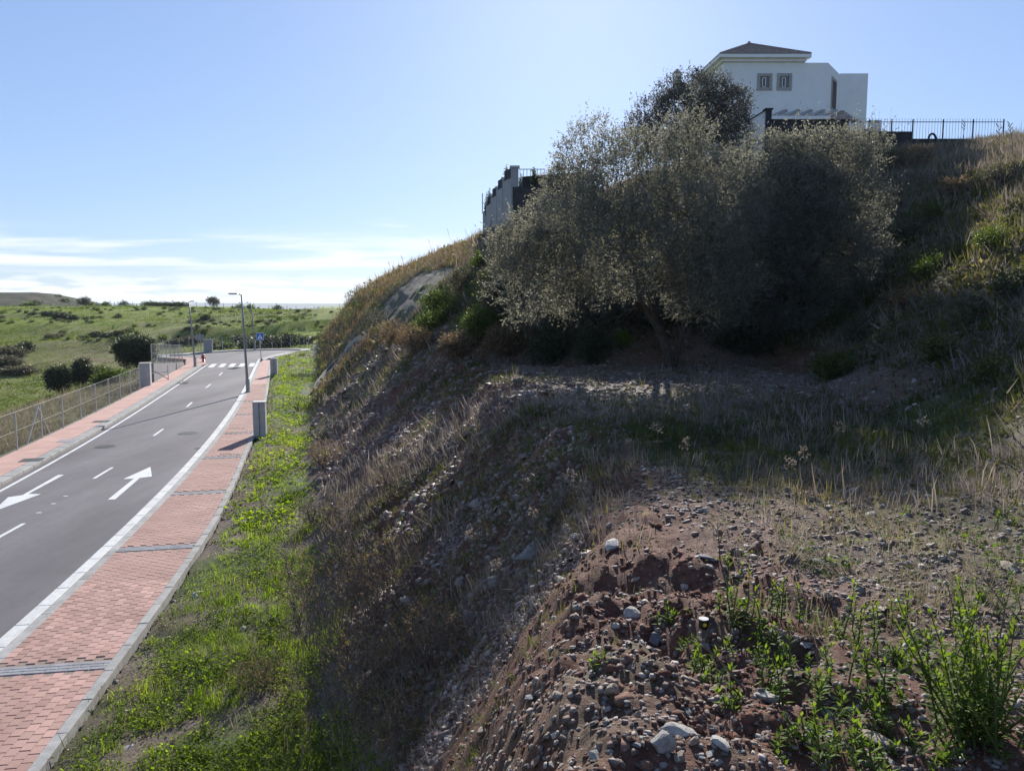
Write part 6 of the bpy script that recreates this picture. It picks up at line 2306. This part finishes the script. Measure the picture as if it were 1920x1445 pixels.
pe = V3(905, 398, 67.5)
pa = V3(914.5, 392, 65.6)
f = MB(); f.prism([(pa.x, 65.9), (pe.x, 67.5), (pe.x + .25, 67.55), (pa.x + .25, 65.95)], float(height(pe.x, 67)) - 2, pe.z)
f.build('wall_panel', M['terrace'], tw)
p0, p1 = V3(973, 332, 55), V3(1010, 332, 53)
f = MB(); f.prism([(V3(960, 352, 54.9).x, 54.75), (p1.x + 3.0, 52.5), (p1.x + 3.0, 52.8), (V3(960, 352, 54.9).x, 55.0)], 9, V3(980, 352, 55).z)
f.build('front_wall', M['darkwall'], tw)
f = MB(); f.prism([(V3(979, 330, 55.2).x, 55.3), (p1.x + 3.0, 53.2), (p1.x + 3.0, 53.5), (V3(979, 330, 55.2).x, 55.6)], 12, V3(980, 330, 55).z)
f.build('dark_panel', M['darkwall'], tw)
rl2 = thing('iron_railing', 'short dark railing on the terrace wall beside the tallest pier', 'railing', (0, 0, 0))
for i in range(8):
    u = 975 + i * 6.5
    Y = 55.3 - i * .3
    p, q = V3(u, 331, Y), V3(u, 317.5, Y)
    f = MB(); f.box((p.x, Y, (p.z + q.z) / 2), (0.035, 0.035, q.z - p.z)); f.build('bar', M['darkmetal'], rl2)
p, q = V3(974, 317.5, 55.3), V3(1021, 317.5, 53.2)
f = MB(); f.tube([p, q], 0.03, 4); f.build('rail', M['darkmetal'], rl2)
# pole with brace at the wall's far end
p, q = V3(904.5, 400, 67.6), V3(904.5, 363, 67.6)
t = thing('wall_pole', 'thin braced pole at the far end of the terrace wall', 'pole', (0, 0, 0))
f = MB(); f.tube([p, q], 0.045, 6); f.build('pole', M['galv'], t)
f = MB(); f.tube([V3(904.5, 378, 67.6), V3(912, 389, 67.0)], 0.03, 5); f.build('brace', M['galv'], t)
# little cypresses in the terrace
for (u, vt, vb, w_, Y, lab) in ((950, 311, 340, 5, 58.5, 'slim dark cypress behind the tallest pier'), (918, 355, 385, 5, 65, 'slim dark cypress at the far end of the terrace'), (913, 366, 390, 4.5, 66, 'smaller cypress at the end of the terrace'), (976, 328, 355, 4, 55.2, 'low pointed cypress in front of the dark panel'), (1001, 315, 335, 5, 54, 'slim cypress beside the short railing')):
    p, q = V3(u, vb, Y), V3(u, vt, Y)
    t = thing('cypress', lab, 'tree', tuple(p - Vector((0, 0, .6))), 0, 'cypresses on the terrace')
    h = q.z - p.z + .6
    f = MB(); f.tube([(0, 0, 0), (0, 0, h * .8)], [.03, .015], 5); f.build('trunk', M['bark'], t)
    rw = w_ * Y / FPX * .55
    Vv, Ff, rn = leaf_cloud([(0, 0, h * (.2 + .16 * k), rw * (1 - .16 * k), rw * (1 - .16 * k), h * .16) for k in range(5)], 1200, 0.10, 0.05, 4, seed=int(u))
    obj('crown', mesh_np('crown', Vv, Ff, M['dark_olive'], rn), t)

# ------------------------------------------------------------------ trees and shrubs in the field
def far_tree(u, vb, vt, ru, label, n=4500, ll=0.35, lw=0.16, mat='dark_olive', Y=None, group=None, name='tree', low=0.28):
    b = pick(u, vb, 420) if Y is None else np.array((*depth(u, vb, Y)[:2], 0))
    b[2] = float(height(b[0], b[1]))
    k = b[1] / FPX
    h = (vb - vt) * k
    r_ = ru * k
    rr_ = random.Random(int(u))
    L_ = [(0, 0, h * .62, r_ * .8, r_ * .8, h * .36)]
    for i in range(7):
        a_ = i * 0.9
        L_.append((math.cos(a_) * r_ * .55, math.sin(a_) * r_ * .5, h * rr_.uniform(low + .12, .8), r_ * rr_.uniform(.3, .48), r_ * .42, h * rr_.uniform(.15, .26)))
    t = tree(name, label, 'tree', b, [[(0, 0, -.3), (0.05, 0, h * .25), (0, 0, h * .5)]], L_, n, ll, lw, M[mat], group, int(u), .5, .3, 5, max(.12, h * .035))
    return t


far_tree(256, 700, 636, 38, 'rounded dark carob tree below the road by the grey wall', 15000, 0.22, 0.12, Y=82)
far_tree(110, 742, 692, 22, 'dark bushy tree in the valley, left of the pair', 7000, 0.22, 0.11, name='bushy_tree', low=.05, Y=86)
far_tree(156, 738, 686, 19, 'dark bushy tree in the valley, right of the pair', 7000, 0.22, 0.11, name='bushy_tree', low=.05, Y=88)
far_tree(158, 575, 561, 11, 'small lone tree on the ridge above the far left meadow', 2500, 0.45, 0.2, 'greyshrub', Y=318)
far_tree(400, 575, 558, 11, 'small round tree on the ridge between the street lamps', 2500, 0.45, 0.2, 'greyshrub', Y=318)


def clump_mesh(seed, n, mat, ll=.30, lw=.13):
    L_ = [(0, 0, .3, .5, .5, .35), (.3, .1, .25, .3, .3, .28), (-.28, -.1, .28, .32, .3, .26), (0.05, .3, .35, .3, .3, .3)]
    V, F, rn = leaf_cloud(L_, n, ll, lw, 4, seed=seed, shell=.5)
    return mesh_np('foliage', V, F, M[mat], rn)


CL = [clump_mesh(20 + k, 420, ['shrub', 'greyshrub', 'shrub', 'greyshrub', 'dark_olive', 'shrub'][k % 6]) for k in range(6)]
CBIG = [clump_mesh(40 + k, 1800, ['dark_olive', 'shrub', 'greyshrub'][k], .16, .07) for k in range(3)]
def field_shrub(u, v, wpx, hpx, me, label, group):
    b = pick(u, v, 420)
    if b[1] < 60: return
    k = b[1] / FPX
    o2 = obj('field_shrub', me, None, (b[0], b[1], b[2] - 0.05), rs.uniform(0, 6.28))
    o2.scale = (wpx * k, wpx * k, hpx * k * 1.3)
    tag(o2, label, 'shrub', group)


SPEC = [(90, 592, 18, 8, 'dark shrub high on the meadow, left of a group of three'), (115, 597, 24, 11, 'largest dark shrub of three on the upper meadow'), (136, 600, 16, 9, 'dark shrub right of the largest one on the upper meadow'),
        (180, 632, 24, 10, 'dark shrub at the edge of the scrub patch in the meadow'), (205, 634, 26, 10, 'dark wide shrub within the scrub patch'), (225, 632, 22, 12, 'grey dark shrub right in the scrub patch'), (385, 600, 14, 10, 'dark shrub beside the first lamp on the meadow'),
        (20, 670, 40, 20, 'large scrub thicket at the left of the valley'), (45, 660, 26, 18, 'dark bush over the bare bank at the left'), (10, 685, 44, 18, 'grey thicket on the bare bank at the far left'), (30, 700, 50, 14, 'low brush below the bare bank'),
        (500, 652, 44, 22, 'dark hedge bush behind the crossing sign'), (530, 650, 40, 22, 'dark hedge bush right of the crossing sign'), (470, 655, 34, 18, 'dark hedge bush left of the crossing sign'), (560, 645, 36, 16, 'hedge bush near the foot of the cut'),
        (430, 655, 30, 12, 'light green bush behind the loop, right of the cabinet'), (412, 652, 24, 12, 'light green bush beside the grey cabinet'), (455, 640, 30, 12, 'bush above the loop hedge'), (360, 640, 30, 10, 'scrub behind the far mesh fence'), (330, 645, 26, 10, 'scrub behind the near mesh fence'),
        (205, 720, 46, 26, 'bright green patch of leaves beside the carob tree'), (190, 705, 34, 18, 'bright green leaves left of the carob tree'), (230, 712, 30, 18, 'bright green growth under the carob tree')]
for i, (u, v, w_, h_, lab) in enumerate(SPEC):
    field_shrub(u, v, w_, h_, CBIG[1] if 'green' in lab and 'grey' not in lab else CBIG[0 if 'dark' in lab or 'hedge' in lab else 2], lab, 'shrubs in the field')
n_ = 0
rs2 = random.Random(77)
while n_ < 190:
    u = rs2.uniform(0, 640)
    v = 577 + 62 * rs2.random() ** 1.1
    if u > 420 and v > 640: continue
    q = pick(u, v, 420)
    dens = float(fbm(np.array(q[0]), np.array(q[1]), 30, 3, 88))
    if rs2.random() > 0.45 + 1.3 * dens: continue
    w_ = rs2.uniform(3.5, 8) * (0.8 + (v - 577) / 90)
    field_shrub(u, v, w_, w_ * rs2.uniform(.45, .75), CL[rs2.randrange(6)], 'small scrubby bush dotted over the green far meadow', 'small bushes over the meadow')
    n_ += 1
# dark scrub along the ridge
for u in list(range(275, 350, 7)) + [200, 232, 170, 450, 470, 520, 48, 62]:
    b = depth(u, 574, 322)
    o2 = obj('ridge_shrub', CL[u % 6], None, (b[0], 322, float(height(b[0], 322.0)) - .2))
    o2.scale = (2.6, 2.2, 2.0)
    tag(o2, 'low dark shrub along the top of the meadow ridge', 'shrub', 'shrubs along the ridge')
for k in range(15):                                          # scrub on the hill at the far left
    xx, tt = rs2.uniform(-330, -236), rs2.uniform(0.02, 0.55)
    e_ = float(1 - smooth(-330, -228, xx))
    yy_ = 400 + 260 * tt
    zz_ = -12 + (26.5 * e_ + 3.0 * float(fbm(np.array(xx), np.array(yy_), 30, 4, 15)) * e_) * math.sin(tt * math.pi * 0.9 + 0.15)
    o2 = obj('hill_shrub', CL[k % 6], None, (xx, yy_, zz_ - 0.4), rs2.uniform(0, 6))
    w_ = rs2.uniform(2.5, 5.5)
    o2.scale = (w_, w_, w_ * .6)
    tag(o2, 'dark scrub bush on the brown hill beyond the ridge', 'shrub', 'scrub on the far hill')
rf = thing('ridge_fence', 'line of thin fence posts along the meadow ridge', 'fence', (0, 0, 0))
f = MB(); f.tube([(0, 0, -.3), (0, 0, 2.0)], 0.09, 5); pm = f.mesh('post', M['twig'])
for u in range(130, 640, 17):
    b = depth(u, 574, 316)
    obj('post', pm, rf, (b[0], 316, float(height(b[0], 316.0))))
